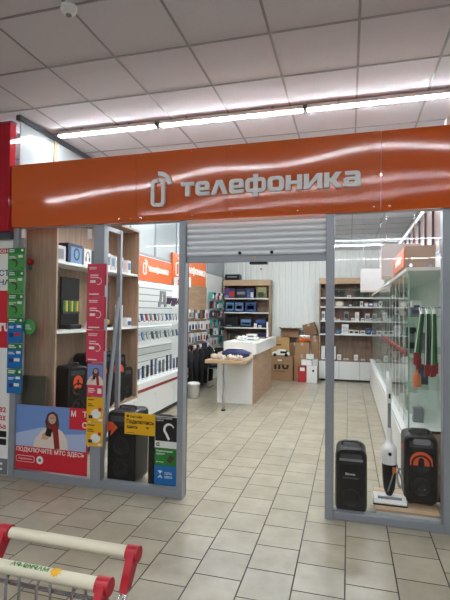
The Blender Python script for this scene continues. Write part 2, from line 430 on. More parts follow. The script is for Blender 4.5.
for x in (-3.125, -2.0, -1.88, -1.78, -1.3, -.95, -.4, .18, .3, .9):
    for z in (2.44, 2.985):
        if z < 2.9 or random.random() < .6: MB().lathe([(.006, 0), (.005, -.003)], (x, sign_face(x, z)-.0005, z), 8, axis='Y').build('screw', X['chrome'], fs)
def glyphs():
    s, h = .32, .245
    R = lambda x0, z0, x1, z1, r: rrect(x0, z0, x1, z1, r)
    def rc(p, r_idx):    # polygon with some rounded corners: p = [(x,z,r)]
        out = []; n = len(p)
        for i, (x_, z_, r) in enumerate(p):
            if r == 0: out.append((x_, z_)); continue
            a = Vector((p[i-1][0]-x_, p[i-1][1]-z_)); b = Vector((p[(i+1) % n][0]-x_, p[(i+1) % n][1]-z_)); a.normalize(); b.normalize()
            A = Vector((x_, z_))+a*r; B = Vector((x_, z_))+b*r; C_ = Vector((x_, z_))
            for j in range(6): t = j/5; q = A*(1-t)**2+C_*2*t*(1-t)+B*t*t; out.append((q.x, q.y))
        return out
    G = {}
    G['т'] = (.95, [[[(0, 1), (0, 1-h), (.315, 1-h), (.315, 0), (.635, 0), (.635, 1-h), (.95, 1-h), (.95, 1)]]])
    G['е'] = (1.0, [[rc([(1, 0, 0), (1, h, 0), (s, h, 0), (s, .37, 0), (1, .37, 0), (1, 1, .3), (0, 1, .3), (0, 0, .3)], 0), [(s, .575), (s, 1-h), (1-s, 1-h), (1-s, .575)]]])
    G['л'] = (1.16, [[[(0, 0), (.33, 0), (.58, .68), (.83, 0), (1.16, 0), (.79, 1), (.37, 1)]]])
    G['ф'] = (1.38, [[R(0, 0, 1.38, 1, .3), R(.28, h, .54, 1-h, .06)[::-1], R(.84, h, 1.10, 1-h, .06)[::-1]], [[(.53, 1), (.53, 1.24), (.85, 1.24), (.85, 1)]], [[(.53, -.3), (.53, 0), (.85, 0), (.85, -.3)]]])
    G['о'] = (1.08, [[R(0, 0, 1.08, 1, .32), R(s, h, 1.08-s, 1-h, .1)[::-1]]])
    G['н'] = (1.05, [[[(0, 0), (s, 0), (s, .40), (1.05-s, .40), (1.05-s, 0), (1.05, 0), (1.05, 1), (1.05-s, 1), (1.05-s, .61), (s, .61), (s, 1), (0, 1)]]])
    G['и'] = (1.16, [[[(0, 0), (.34, 0), (1.16-s, .64), (1.16-s, 0), (1.16, 0), (1.16, 1), (.82, 1), (s, .36), (s, 1), (0, 1)]]])
    G['к'] = (1.08, [[[(0, 0), (s, 0), (s, .37), (.42, .37), (.70, 0), (1.10, 0), (.72, .5), (1.08, 1), (.69, 1), (.43, .63), (s, .62), (s, 1), (0, 1)]]])
    G['а'] = (1.02, [[rc([(0, 0, .22), (1.02, 0, 0), (1.02, 1, .3), (.08, 1, 0), (.08, 1-h, 0), (1.02-s, 1-h, 0), (1.02-s, .61, 0), (0, .61, .2)], 0), [(s, .195), (s, .42), (1.02-s, .42), (1.02-s, .195)]]])
    return G
GL = glyphs()
def mesh_to(mb, me, M_):
    k = len(mb.v); mb.v += [M_ @ v.co for v in me.vertices]
    for p in me.polygons: mb.f.append([k+i for i in p.vertices]); mb.m.append(0)
def logo_word(parent, plane, u0, z0, xh, wd, a, depth, m, logo=None, name='letter', one=False):
    """the shop's lower-case word in block letters, x-height xh, width wd; plane as text()"""
    gap = .11; tot = sum(GL[c][0] for c in 'телефоника')+gap*9; sx = wd/tot; u = u0; allmb = MB()
    for c in 'телефоника':
        wd_, shapes = GL[c]; mb = allmb if one else MB()
        for sh in shapes:
            me = outline_mesh([[(p[0]*sx+u, p[1]*xh+z0) for p in L] for L in sh], depth)
            R_ = Matrix(((1,0,0,0),(0,0,-1,a-depth/2),(0,1,0,0),(0,0,0,1))) if plane == 'Y' else Matrix(((0,0,1,a+depth/2),(1,0,0,0),(0,1,0,0),(0,0,0,1)))
            mesh_to(mb, me, R_)
        if not one: mb.build(name, m, parent)
        u += (wd_+gap)*sx
    if one: allmb.build(name, m, parent)
    if logo:
        (lx, lz, lw, lh, t) = logo; mb = MB()
        r = lw*.3; cx, cz = lx+lw*.58, lz+lh*.78
        def arcp(cx, cz, r0, r1, a0, a1, n=10): return [(cx+r1*math.cos(math.radians(a0+(a1-a0)*i/n)), cz+r1*math.sin(math.radians(a0+(a1-a0)*i/n))) for i in range(n+1)]+[(cx+r0*math.cos(math.radians(a1+(a0-a1)*i/n)), cz+r0*math.sin(math.radians(a1+(a0-a1)*i/n))) for i in range(n+1)]
        def corner(x_, z_, r_, a0, n=5): return [(x_+r_*math.cos(math.radians(a0+90*i/n)), z_+r_*math.sin(math.radians(a0+90*i/n))) for i in range(n+1)]
        outer = [(lx+lw*.52, lz+lh)]+corner(lx+r, lz+lh-r, r, 90)+corner(lx+r, lz+r, r, 180)+corner(lx+lw-r, lz+r, r, 270)+[(lx+lw, lz+lh*.76)]
        ri = r-t if r > t*1.3 else t*.4
        inner = [(lx+lw-t, lz+lh*.76)]+corner(lx+lw-t-ri, lz+t+ri, ri, 270)[::-1]+corner(lx+t+ri, lz+t+ri, ri, 180)[::-1]+corner(lx+t+ri, lz+lh-t-ri, ri, 90)[::-1]+[(lx+lw*.52, lz+lh-t)]
        for L in (outer+inner, arcp(cx, cz, lw*.22, lw*.22+t*.9, 0, 88), arcp(cx, cz, lw*.22+t*1.7, lw*.22+t*2.9, 0, 95)):
            me = outline_mesh([L], depth)
            R_ = Matrix(((1,0,0,0),(0,0,-1,a-depth/2),(0,1,0,0),(0,0,0,1))) if plane == 'Y' else Matrix(((0,0,1,a+depth/2),(1,0,0,0),(0,1,0,0),(0,0,0,1)))
            mesh_to(mb, me, R_)
        mb.build('phone_emblem', m, parent)
logo_word(fs, 'Y', -1.392, 2.600, .120, 1.475, SY-.014, .03, X['letter'], logo=(-1.672, 2.525, .130, .24, .031))

# red sign of the neighbouring shop
rsn = thing('red_fascia_sign', 'tall glossy red shop sign panel beside the orange one', 'sign', (-4, 3.58, 2.37))
MB().box(-6, -3.16, 3.58, 3.66, 2.37, 3.43, bev=.006).build('panel', X['redsign'], rsn)
MB().box(-6, -3.16, 3.60, 3.665, 3.43, 3.45).build('top_edge', X['alud'], rsn)
MB().box(-6, -3.17, 3.62, 3.68, 2.30, 2.37).build('bottom_rail', X['alud'], rsn)

# ------------------------------------------------------------------ lamps
def lamp(x0, x1, y, label, group, tm='tube'):
    zt = CZ-.012
    t = thing('ceiling_lamp', label, 'lamp', ((x0+x1)/2, y, zt-.07), group)
    MB().box(x0, x1, y-.034, y+.034, zt-.040, zt-.004, bev=.003).build('housing', X['lampw'], t)
    MB().box(x0+.012, x1-.012, y-.028, y+.028, zt-.050, zt-.040, bev=.004).build('diffuser', X[tm], t)
    for x in (x0, x1-.014): MB().box(x, x+.014, y-.034, y+.034, zt-.052, zt-.004).build('end_cap', X['grey'], t)
    for x in (x0+.3, x1-.3): MB().box(x-.012, x+.012, y-.036, y+.036, zt-.012, zt+.01).build('clip', X['chrome'], t)
L0 = -3.09
names = ['tube lamp over the orange sign, its end against the milky partition', 'second tube lamp from the milky partition, over the orange sign', 'third tube lamp from the milky partition, over the orange sign', 'fourth tube lamp over the orange sign, beyond the picture edge']
xs = [(-3.06, -1.90), (-1.87, -.405), (-.395, 1.105), (1.125, 2.625)]
for (a, b), l in zip(xs, names): lamp(a, b, 4.19, l, 'tube lamps above the orange sign')
for (a, b) in ((2.645, 4.145), (-6.2, -4.7), (-4.68, -3.25)): lamp(a, b, 4.19, 'tube lamp above the neighbouring shops', 'tube lamps above the neighbours')
for y, l in ((6.41, 'tube lamp on the shop ceiling between the sign and the service counter'), (8.62, 'tube lamp on the shop ceiling above the service counter'), (13.0, 'tube lamp on the ceiling beyond the white back wall')):  # row between sign and counter added out of sight to brighten the shop
    for i in range(-2, 3 if y > 10 else 1):
        lamp(-.05+1.52*i-.03, -.05+1.52*i+1.47, y, l, l.replace('tube lamp', 'tube lamps'), 'tubei')
for y in (-.35, -4.7, -9.0):
    for i in range(-4, 3): lamp(.3+1.52*i, .3+1.52*i+1.5, y, 'tube lamp on the hall ceiling in front of the shop', 'tube lamps in the hall', 'tubeh')

# smoke detector
sd = thing('smoke_detector', 'round white smoke detector on the grey ceiling tiles', 'smoke detector', (-1.735, 2.45, CZ-.06))
MB().lathe([(.05, 0), (.052, -.018), (.045, -.022)], (-1.735, 2.45, CZ-.004), 24).build('base', X['paper'], sd, smooth=True)
MB().lathe([(.045, -.022), (.044, -.04), (.03, -.052), (.012, -.055)], (-1.735, 2.45, CZ-.004), 24).build('cover', X['lampw'], sd, smooth=True)
MB().lathe([(.02, -.054), (.018, -.060)], (-1.735, 2.45, CZ-.004), 16).build('sensor', X['grey'], sd)
single('junction_box', MB().box(.71, .95, 3.70, 3.78, 2.95, 3.12, bev=.006), X['paper'], 'small white box rising behind the orange sign', 'box')

# ================================================================== POSTERS ON THE SHOP FRONT
PY = FY-.002       # face of the posts
GY = FY+.035       # on the outside of the panes they hang just in front of the glass
def sheet(name, label, cat, x0, x1, z0, z1, y, m, group=None, d=.003):
    t = thing(name, label, cat, ((x0+x1)/2, y, z0), group)
    MB().box(x0, x1, y-d, y, z0, z1).build('sheet', m, t)
    return t, y-d
def lines(t, y, x0, x1, z, n, m, h=.006, gap=.011, name='text_lines'):
    mb = MB()
    for i in range(n):
        e = x0+(x1-x0)*random.uniform(.6, 1); mb.box(x0, e, y-.001, y, z-i*gap-h, z-i*gap)
    return mb.build(name, m, t)
# strip of leaflets on the far-left post
zz = [2.215, 1.99, 1.765, 1.535, 1.285, 1.04, .80]
cols = ['pgreen']*3+['pblue']*3
for i in range(6):
    x0, x1 = -3.215+.004*i, -3.025
    nm = ['topmost green leaflet', 'second green leaflet from the top', 'third green leaflet from the top', 'upper blue leaflet with green header', 'middle blue leaflet with green header', 'lowest blue leaflet with green header'][i]
    z1, z0 = zz[i], zz[i+1]+.006
    t, y = sheet('leaflet', nm+' taped in the strip on the end post', 'leaflet', x0, x1, z0, z1, FY-.004, X['pgreenl' if i < 3 else 'pblue'], 'green and blue leaflet strip')
    flat(rct(x0, z1-.055, x1, z1), 'Y', y, X['pgreen'], t, 'header_band')
    lines(t, y-.001, x0+.015, x0+.11, z1-.012, 2, X['paper'], .01, .018)
    flat(disc(x1-.025, z1-.024, .013, 14), 'Y', y-.001, X['letterw'], t, 'round_mark')
    flat(rct(x1-.07, z1-.095, x1-.02, z1-.07), 'Y', y, X['paper'], t, 'price_tag')
    lines(t, y, x0+.015, x0+.1, z1-.08, 2, X['letterw'], .007, .014)
    if i < 3:
        a = [(x0+.06+.055*math.cos(math.radians(q)), z0+.07+.045*math.sin(math.radians(q))) for q in range(120, -80, -20)]
        b = [(x0+.07+.025*math.cos(math.radians(q)), z0+.065+.03*math.sin(math.radians(q))) for q in range(-60, 121, 20)]
        flat(a+b, 'Y', y, X['hair'], t, 'swirl_picture')
    else:
        flat(rct(x0+.025, z0+.06, x0+.07, z0+.095), 'Y', y, X['navy'], t, 'picture'); flat(rct(x0+.08, z0+.07, x1-.03, z0+.1), 'Y', y, X['pred'] if i == 3 else X['paper'], t, 'picture')
    flat(rct(x1-.035, z0+.012, x1-.015, z0+.032), 'Y', y, X['pgreen'], t, 'corner_mark')
t = thing('round_sticker', 'round green sticker on the glass beside the blue leaflets', 'sticker', (-2.99, GY, 1.37))
flat(disc(-2.992, 1.45, .075, 28), 'Y', GY, X['pgreenl'], t, 'disc', .002); lines(t, GY-.002, -3.03, -2.95, 1.47, 3, X['paper'], .008, .018)
# red hook and light streak on the bookcase side are further below
# red strip on the second post
zz = [2.045, 1.74, 1.435, 1.14]
for i in range(3):
    x0, x1, z1, z0 = -2.33, -2.15, zz[i], zz[i+1]+.006
    t, y = sheet('leaflet', ['topmost red leaflet', 'middle red leaflet', 'lowest red leaflet'][i]+' in the strip taped to the second post', 'leaflet', x0, x1, z0, z1, FY-.004, X['ppink'], 'red leaflet strip')
    lines(t, y, x0+.02, x0+.12, z1-.03, 2, X['letterw'], .006, .014)
    lines(t, y, x0+.03, x0+.13, z1-.1, 2, X['letterw'], .008, .02)
    flat(rct(x0+.03, z1-.175, x0+.085, z1-.15), 'Y', y, X['letterw'], t, 'price')
    ring = [(x0+.115+.034*math.cos(math.radians(a)), z1-.16+.034*math.sin(math.radians(a))) for a in range(-120, 121, 20)]+[(x0+.115+.028*math.cos(math.radians(a)), z1-.16+.028*math.sin(math.radians(a))) for a in range(120, -121, -20)]
    flat(ring, 'Y', y, X['letterw'], t, 'ring_mark')
    lines(t, y, x0+.02, x1-.02, z0+.025, 1, X['letterw'], .01, .012)
    MB().box(x1-.004, x1+.016, y+.0005, y+.003, z0+.1, z1, bev=0).build('folded_edge', X['pred'], t)
def woman(t, y, x0, z0, s, pre=''):
    """printed figure: cream coat, red scarf, phone in hand; s = height of the picture"""
    P = lambda pts: [(x0+a*1.42*s, z0+(b*1.04 if b > .3 else b)*s) for a, b in pts]
    flat(P([(-.40, 0), (-.36, .22), (-.22, .42), (-.12, .52), (.10, .52), (.22, .44), (.32, .25), (.34, 0)]), 'Y', y, X['coat'], t, 'printed_coat')
    flat(P([(-.12, .50), (-.15, .66), (-.10, .86), (.01, .93), (.11, .86), (.15, .62), (.13, .46)]), 'Y', y-.0004, X['hair'], t, 'printed_hair')
    flat([(x0+(.0+.115*math.cos(a*PI/10))*s, z0+(.765+.13*math.sin(a*PI/10))*s) for a in range(20)], 'Y', y-.0010, X['skin'], t, 'printed_face')
    flat(P([(-.05, .765), (-.02, .77), (.02, .77), (.05, .765), (.045, .75), (.02, .752), (-.02, .752), (-.045, .75)]), 'Y', y-.0016, X['hair'], t, 'printed_eyes')
    flat(P([(-.025, .665), (.025, .665), (.0, .65)]), 'Y', y-.0016, X['redt'], t, 'printed_mouth')
    flat(P([(-.10, .60), (.0, .55), (.12, .60), (.13, .50), (.17, .02), (.06, 0), (.02, .40), (-.08, .48)]), 'Y', y-.0016, X['redt'], t, 'printed_scarf')
    flat(P([(-.22, .22), (-.10, .22), (-.02, .32), (-.02, .40), (-.12, .42), (-.20, .34)]), 'Y', y-.0022, X['skin'], t, 'printed_hand')
    flat(P([(-.14, .32), (-.02, .30), (.01, .48), (-.11, .51)]), 'Y', y-.0028, X['pblack'], t, 'printed_phone')
    flat(P([(-.36, .22), (-.22, .42), (-.16, .30), (-.02, .12), (-.10, .04), (-.30, .12)]), 'Y', y-.0018, X['coat'], t, 'printed_sleeve')
# photo leaflet
t, y = sheet('leaflet', 'leaflet with a sky photo of a person on the second post', 'leaflet', -2.312, -2.152, .83, 1.134, FY-.004, X['ppink'])
flat(rct(-2.308, .935, -2.156, 1.12), 'Y', y, X['psky'], t, 'printed_sky'); woman(t, y-.001, -2.225, .935, .165)
flat(rct(-2.205, .86, -2.165, .905), 'Y', y, X['letterw'], t, 'white_panel'); lines(t, y, -2.30, -2.22, .905, 3, X['letterw'], .007, .016)
for i, (z0, z1) in enumerate(((.60, .824), (.38, .594))):
    t, y = sheet('leaflet', ['upper yellow leaflet', 'lower yellow leaflet'][i]+' at the foot of the strip on the second post', 'leaflet', -2.312, -2.145, z0, z1, FY-.004, X['pyel'], 'yellow leaflets on the post')
    lines(t, y, -2.30, -2.22, z1-.02, 1, X['pblack'], .008); lines(t, y, -2.30, -2.23, z1-.06, 2, X['pblack'], .007, .016)
    flat(ell(-2.215, z0+.075, .05, .042), 'Y', y, X['paper'], t, 'white_picture'); flat(rct(-2.29, z0+.03, -2.25, z0+.06), 'Y', y-.001, X['navy'], t, 'picture')
    flat(disc(-2.175, z0+.115, .018, 14), 'Y', y-.001, X['pred'], t, 'red_button'); flat(rct(-2.19, z0+.012, -2.155, z0+.03), 'Y', y, X['paper'], t, 'white_panel')
# large MTS poster
x0, x1, z0, z1 = -3.115, -2.32, .085, .70
t, y = sheet('poster', 'large red and sky poster of a person in a cream coat holding a phone', 'poster', x0, x1, z0, z1, GY-.002, X['pred'], d=.004)
flat(rct(x0, .305, x1-.015, z1), 'Y', y, X['psky'], t, 'printed_sky')
flat([(x0, .305), (x1-.015, .305), (x1-.015, .47), (-2.55, .45), (-2.8, .50), (x0, .42)], 'Y', y-.001, X['pcloud'], t, 'printed_clouds')
woman(t, y-.002, -2.70, .305, .365)
flat(rct(-2.515, .505, x1, z1+.005), 'Y', y-.002, X['pred'], t, 'red_square')
for c, a, b in (('М', -2.495, .625), ('Т', -2.375, .625), ('С', -2.375, .525)): text(c, a, b, .05, .055, 'Y', y-.003, X['letterw'], t, .02)
text('ПОДКЛЮЧИТЕ МТС ЗДЕСЬ', x0+.02, .245, .745, .05, 'Y', y, X['letterw'], t, .012)
q = rrect(x0+.02, .155, x0+.225, .215, .02)
flat(rrect(x0+.02, .155, x0+.225, .215, .02), 'Y', y, X['letterw'], t, 'button_outline'); flat(rrect(x0+.024, .159, x0+.221, .211, .018), 'Y', y-.001, X['pred'], t, 'button')
text('Подключить', x0+.05, .175, .15, .02, 'Y', y-.002, X['letterw'], t)
flat(disc(x0+.285, .185, .038), 'Y', y, X['letterw'], t, 'white_circle'); flat(disc(x0+.285, .185, .016), 'Y', y-.001, X['pgrey'], t, 'circle_mark')
# white tag labels on the posts
for i, (a, b, z_, q_) in enumerate(((-3.09, -3.045, 2.315, 'end'), (-2.36, -2.315, 2.285, 'second'))):
    tt = single('contact_sensor', MB().box(a, b, GY-.012, GY, z_, z_+.09, bev=.003), X['paper'], f'small white sensor box at the top of the glass by the {q_} post', 'sensor')
# Beeline poster
x0, x1, z0, z1 = -1.945, -1.645, .51, .70
t, y = sheet('poster', 'yellow landscape poster with black lettering on the glass', 'poster', x0, x1, z0, z1, GY-.002, X['pyel'])
flat(disc(x0+.032, z1-.03, .012, 16), 'Y', y, X['pblack'], t, 'round_mark')
text('Билайн', x0+.055, z1-.043, .115, .026, 'Y', y, X['pblack'], t, .008)
text('Подключись', x0+.02, z1-.102, .265, .046, 'Y', y, X['pblack'], t, .03)
text('здесь', x0+.02, z1-.142, .11, .028, 'Y', y, X['pblack'], t, .03)
flat([(x1-.095, z1-.118), (x1-.055, z1-.118), (x1-.075, z1-.136)], 'Y', y, X['pblack'], t, 'arrow'); lines(t, y, x0+.02, x0+.13, z0+.016, 1, X['pblack'], .004)
# t2 poster
x0, x1, z0, z1 = -1.648, -1.437, .415, .69
t, y = sheet('poster', 'black poster with a white hook shape and white foot', 'poster', x0, x1, z0, z1, GY-.002, X['paper'])
flat(rct(x0+.004, z0+.06, x1-.004, z1-.004), 'Y', y, X['pblack'], t, 'black_field')
text('ПОДКЛЮЧЕНИЕ', x0+.012, z1-.024, .15, .014, 'Y', y-.001, X['letterw'], t, .01); text('ЗДЕСЬ', x0+.012, z1-.043, .07, .013, 'Y', y-.001, X['letterw'], t, .01)
hk = [(x0+.135+.045*math.cos(math.radians(a)), z0+.165+.045*math.sin(math.radians(a))) for a in range(20, 231, 15)]+[(x0+.135, z0+.075)]
mb = MB(); wds = [.004]*2+[.009]*20
L_ = []; R2 = []
for i, p in enumerate(hk):
    a = Vector(hk[max(i-1, 0)]); b = Vector(hk[min(i+1, len(hk)-1)]); d = (b-a).normalized(); n_ = Vector((-d.y, d.x)); wd = .004+.0065*min(1, i/6)
    L_.append(tuple(Vector(p)+n_*wd)); R2.append(tuple(Vector(p)-n_*wd))
for i in range(len(hk)-1): mb.prism([L_[i], L_[i+1], R2[i+1], R2[i]], y-.002, y-.001, 'Y')
mb.build('white_hook', X['letterw'], t)
text('t2', x0+.012, z0+.014, .035, .036, 'Y', y, X['pblack'], t, .03)
x0, x1, z0, z1 = -1.645, -1.442, .262, .410
t, y = sheet('leaflet', 'green leaflet with a dark phone picture under the black hook poster', 'leaflet', x0, x1, z0, z1, GY-.002, X['pgreen'])
text('Подключение', x0+.012, z1-.032, .155, .019, 'Y', y, X['letterw'], t, .012); text('здесь!', x0+.012, z1-.056, .08, .019, 'Y', y, X['letterw'], t, .012)
flat([(x0+.11, z0+.045), (x0+.15, z0+.02), (x0+.185, z0+.075), (x0+.145, z0+.1)], 'Y', y, X['hair'], t, 'printed_phone'); flat(disc(x0+.02, z0+.03, .007, 12), 'Y', y, X['letterw'], t, 'round_mark'); lines(t, y, x0+.032, x0+.09, z0+.033, 1, X['letterw'], .005)
x0, x1, z0, z1 = -1.648, -1.444, .095, .260
t, y = sheet('leaflet', 'blue leaflet with a little white figure mark below the green one', 'leaflet', x0, x1, z0, z1, GY-.002, X['pblue'])
text('YOTA', x0+.095, z0+.09, .07, .022, 'Y', y, X['letterw'], t, .01); text('ЗДЕСЬ', x0+.095, z0+.058, .075, .022, 'Y', y, X['letterw'], t, .01)
mb = MB()
for a, b in ((-1, 1), (1, 1), (-1, -1), (1, -1)): mb.prism([(x0+.055, z0+.09+b*.004), (x0+.055+a*.022, z0+.09+b*.03), (x0+.055+a*.012, z0+.09+b*.032), (x0+.055, z0+.09+b*.016)], y-.001, y)
mb.prism(disc(x0+.055, z0+.118, .007, 12), y-.001, y); mb.build('figure_mark', X['letterw'], t)
# white/red poster of the neighbouring shop
t, y = sheet('poster', 'white poster with a red band at the neighbouring shop, by the end post', 'poster', -3.75, -3.172, .02, 2.30, FY+.015, X['paper'], d=.012)
y2 = y
flat(rct(-3.75, 1.24, -3.174, 1.80), 'Y', y, X['pred'], t, 'red_band'); flat(rct(-3.75, 2.165, -3.174, 2.215), 'Y', y, X['pred'], t, 'red_strip'); flat(rct(-3.75, .02, -3.174, .17), 'Y', y, X['pgrey'], t, 'grey_foot')
text('ОКОН', -3.42, 2.172, .20, .034, 'Y', y-.001, X['letterw'], t, .02)
text('АРСТ', -3.45, 1.945, .245, .06, 'Y', y, X['navy'], t, .015); text('ЦЕНА', -3.45, 1.845, .255, .065, 'Y', y, X['navy'], t, .015)
text('ru', -3.30, 1.40, .105, .085, 'Y', y-.001, X['letterw'], t, .03)
for s_, z_ in (('82', .615), ('ах', .535), ('6а', .455)): text(s_, -3.285, z_, .08, .05, 'Y', y, X['pred'], t, .02)
for z_ in (.30, .375): flat(rrect(-3.40, z_, -3.195, z_+.06, .008), 'Y', y, X['pblack'], t, 'black_label')
lines(t, y-.001, -3.45, -3.19, .13, 2, X['paper'], .02, .05)

# ================================================================== LEFT WINDOW: BOOKCASE AND BASE CABINETS
def cabinet(label, y0, y1, n, group):
    t = thing('base_cabinet', label, 'cabinet', (-2.98, (y0+y1)/2, 0), group)
    MB().box(-3.15, -2.82, y0, y1, .08, .42).build('carcass', X['white'], t)
    MB().box(-3.12, -2.87, y0+.01, y1-.01, 0, .08).build('toe_kick', X['dkgrey'], t)
    for i in range(n):
        a = y0+(y1-y0)*i/n; b = y0+(y1-y0)*(i+1)/n
        d = MB().box(-2.82, -2.80, a+.003, b-.003, .09, .42, bev=.002).build('door', X['white'], t)
        MB().lathe([(.009, 0), (.009, .006)], (-2.80, b-.08, .37), 12, axis='X').build('keyhole', X['chrome'], d)
    return t
cabinet('low white cabinet run under the oak bookcase', 3.84, 5.66, 3, 'white base cabinets')
t = cabinet('low white cabinet with a red stripe under the lit phone display', 5.665, 7.66, 3, 'white base cabinets')
MB().box(-3.15, -2.79, 5.665, 7.66, .42, .60, bev=.003).build('display_ledge', X['white'], t)
MB().box(-2.79, -2.784, 5.665, 7.66, .475, .515).build('red_stripe', X['redt'], t)
bc = thing('bookcase', 'tall oak bookcase with white shelf edges behind the window', 'bookcase', (-2.98, 4.75, .42))
for y in (3.84, 5.635): MB().box(-3.155, -2.80, y, y+.025, .42, 2.72).build('side_panel', X['wood'], bc)
MB().box(-3.155, -3.14, 3.865, 5.635, .42, 2.72).build('back_panel', X['wood'], bc)
MB().box(-3.14, -2.80, 3.865, 5.635, .42, .445).build('bottom_board', X['woody'], bc)
for z in (1.375, 2.085): MB().box(-3.14, -2.805, 3.865, 5.635, z, z+.03, bev=.002).build('shelf', X['white'], bc)
MB().box(-3.14, -2.80, 3.865, 5.635, 2.695, 2.72).build('top_board', X['wood'], bc)

def carton(name, label, cat, x0, x1, y0, y1, z0, z1, m, group=None, face='Y', art=None, rz=0, bev=.003):
    """a boxed article with a printed front panel; face: which side the print is on"""
    t = thing(name, label, cat, ((x0+x1)/2, (y0+y1)/2, z0), group, rz)
    cx, cy = (x0+x1)/2, (y0+y1)/2
    MB().box(x0-cx, x1-cx, y0-cy, y1-cy, 0, z1-z0, bev=bev).build('carton', m, t, local=True)
    for (n, u0, v0, u1, v1, mm) in (art or []):
        H = z1-z0
        if face == 'Y':
            W = x1-x0; q = rct(-W/2+u0*W, v0*H, -W/2+u1*W, v1*H); mb = MB().prism(q, y0-cy-.0012, y0-cy, 'Y')
        else:
            W = y1-y0; q = rct(-W/2+u0*W, v0*H, -W/2+u1*W, v1*H); mb = MB().prism(q, x1-cx, x1-cx+.0012, 'X')
        mb.build(n, mm, t, local=True)
    return t
# upper shelf
ZS = 2.116
carton('product_carton', 'pale speaker carton nearest the window on the top bookcase shelf', 'box', -3.05, -2.90, 3.95, 4.13, ZS, 2.29, PAL['pale grey'], 'boxes on the top bookcase shelf', 'X', [('printed_panel', .2, .2, .8, .8, PAL['grey'])])
t = carton('product_carton', 'blue headphone carton on the top bookcase shelf', 'box', -3.05, -2.90, 4.17, 4.44, ZS, 2.34, PAL['navy'], 'boxes on the top bookcase shelf', 'X', [('printed_panel', .18, .05, .95, .85, PAL['light blue'])])
ring = [(4.325+.055*math.cos(a*PI/8), ZS+.115+.07*math.sin(a*PI/8)) for a in range(17)]+[(4.325+.035*math.cos(a*PI/8), ZS+.115+.05*math.sin(a*PI/8)) for a in range(16, -1, -1)]
flat(ring, 'X', -2.8985, X['pblack'], t, 'printed_headphones')
MB().box(-2.99, -2.96, 4.28, 4.33, 2.34, 2.355).build('hanger_tab', X['pblack'], t)
t = carton('product_carton', 'white headphone carton beside the blue one on the top shelf', 'box', -3.02, -2.90, 4.47, 4.62, ZS, 2.32, PAL['white'], 'boxes on the top bookcase shelf', 'X')
ring = [(4.545+.04*math.cos(a*PI/12), ZS+.10+.075*math.sin(a*PI/12)) for a in range(13)]+[(4.545+.028*math.cos(a*PI/12), ZS+.10+.06*math.sin(a*PI/12)) for a in range(12, -1, -1)]
flat(ring, 'X', -2.9, X['pgrey'], t, 'printed_headband'); flat(ell(4.509, ZS+.085, .013, .028), 'X', -2.9, X['pblack'], t, 'printed_ear_cup'); flat(ell(4.581, ZS+.085, .013, .028), 'X', -2.9, X['pblack'], t, 'printed_ear_cup')
carton('product_carton', 'slim dark carton beside the white headphone carton', 'box', -3.02, -2.92, 4.65, 4.71, ZS, 2.32, PAL['black'], 'boxes on the top bookcase shelf', 'X')
yy = 4.93
for i, (wd, h, c) in enumerate(((.09, .21, 'white'), (.10, .2, 'pale grey'), (.09, .19, 'white'), (.09, .2, 'white'), (.08, .17, 'pale grey'), (.1, .18, 'white'))):
    carton('product_carton', f'{ORD[i]} small {c} carton past the red strip on the top bookcase shelf', 'box', -3.0, -2.88, yy, yy+wd, ZS, ZS+h, PAL[c], 'small cartons past the red strip', 'X', [('printed_panel', .15, .3, .85, .8, PAL[['grey', 'light blue', 'yellow', 'grey', 'pink', 'light blue'][i]])]); yy += wd+.018
# middle shelf
ZM = 1.406
t = thing('display_stand', 'smoked glass display stand with yellow-green items on the bookcase shelf', 'display', (-2.98, 4.38, ZM))
MB().box(-3.03, -3.01, 4.22, 4.56, ZM+.05, 1.98, bev=.004).build('smoked_panel', X['black'], t); MB().box(-3.08, -2.93, 4.28, 4.5, ZM, ZM+.05, bev=.01).build('foot', X['black'], t)
for i in range(6):
    y = 4.24+.05*i; MB().box(-3.008, -2.995, y, y+.035, 1.60, 1.72, bev=.003).build('packet', PAL['yellow' if i % 2 else 'green'], t)
MB().box(-3.008, -2.99, 4.23, 4.54, 1.575, 1.598).build('ledge', X['dkgrey'], t)
def tent(label, x, y, w_, h, m):
    t = thing('tent_card', label, 'card', (x, y, ZM), 'price cards on the bookcase shelf')
    MB().prism([(x-.05, ZM), (x+.05, ZM), (x+.004, ZM+h), (x-.004, ZM+h)], y-w_/2, y+w_/2, 'Y').build('card', m, t)
tent('white tent price card before the smoked display stand', -2.88, 4.62, .17, .12, X['paper'])
t = thing('price_card', 'tall white price card leaning on the shelf beyond the red strip', 'card', (-2.93, 5.37, ZM))
MB().box(-2.95, -2.94, 5.28, 5.47, ZM, 1.69).xf(Matrix.Identity(4)).build('card', X['paper'], t); lines_m = MB()
for i in range(6): lines_m.box(-2.94, -2.938, 5.30, 5.42, 1.64-.035*i, 1.65-.035*i)
lines_m.build('text_lines', X['pgrey'], t)
carton('product_carton', 'small blue and white carton on the bookcase shelf end', 'box', -2.98, -2.88, 5.49, 5.61, ZM, 1.52, PAL['white'], None, 'X', [('printed_panel', .1, .1, .9, .6, PAL['blue'])])
t = thing('globe_lamp', 'dark screen with a yellow ball on the bookcase shelf', 'display', (-3.0, 5.14, ZM))
MB().box(-3.04, -3.02, 4.98, 5.25, ZM+.03, 1.98, bev=.004).build('dark_screen', X['dkgrey'], t); MB().box(-3.07, -2.95, 5.02, 5.2, ZM, ZM+.03).build('foot', X['black'], t)
MB().lathe([(.035*math.sin(PI*i/10)+.0005, -.035*math.cos(PI*i/10)) for i in range(11)], (-2.98, 5.13, ZM+.065), 16).build('yellow_ball', PAL['yellow'], t, smooth=True)

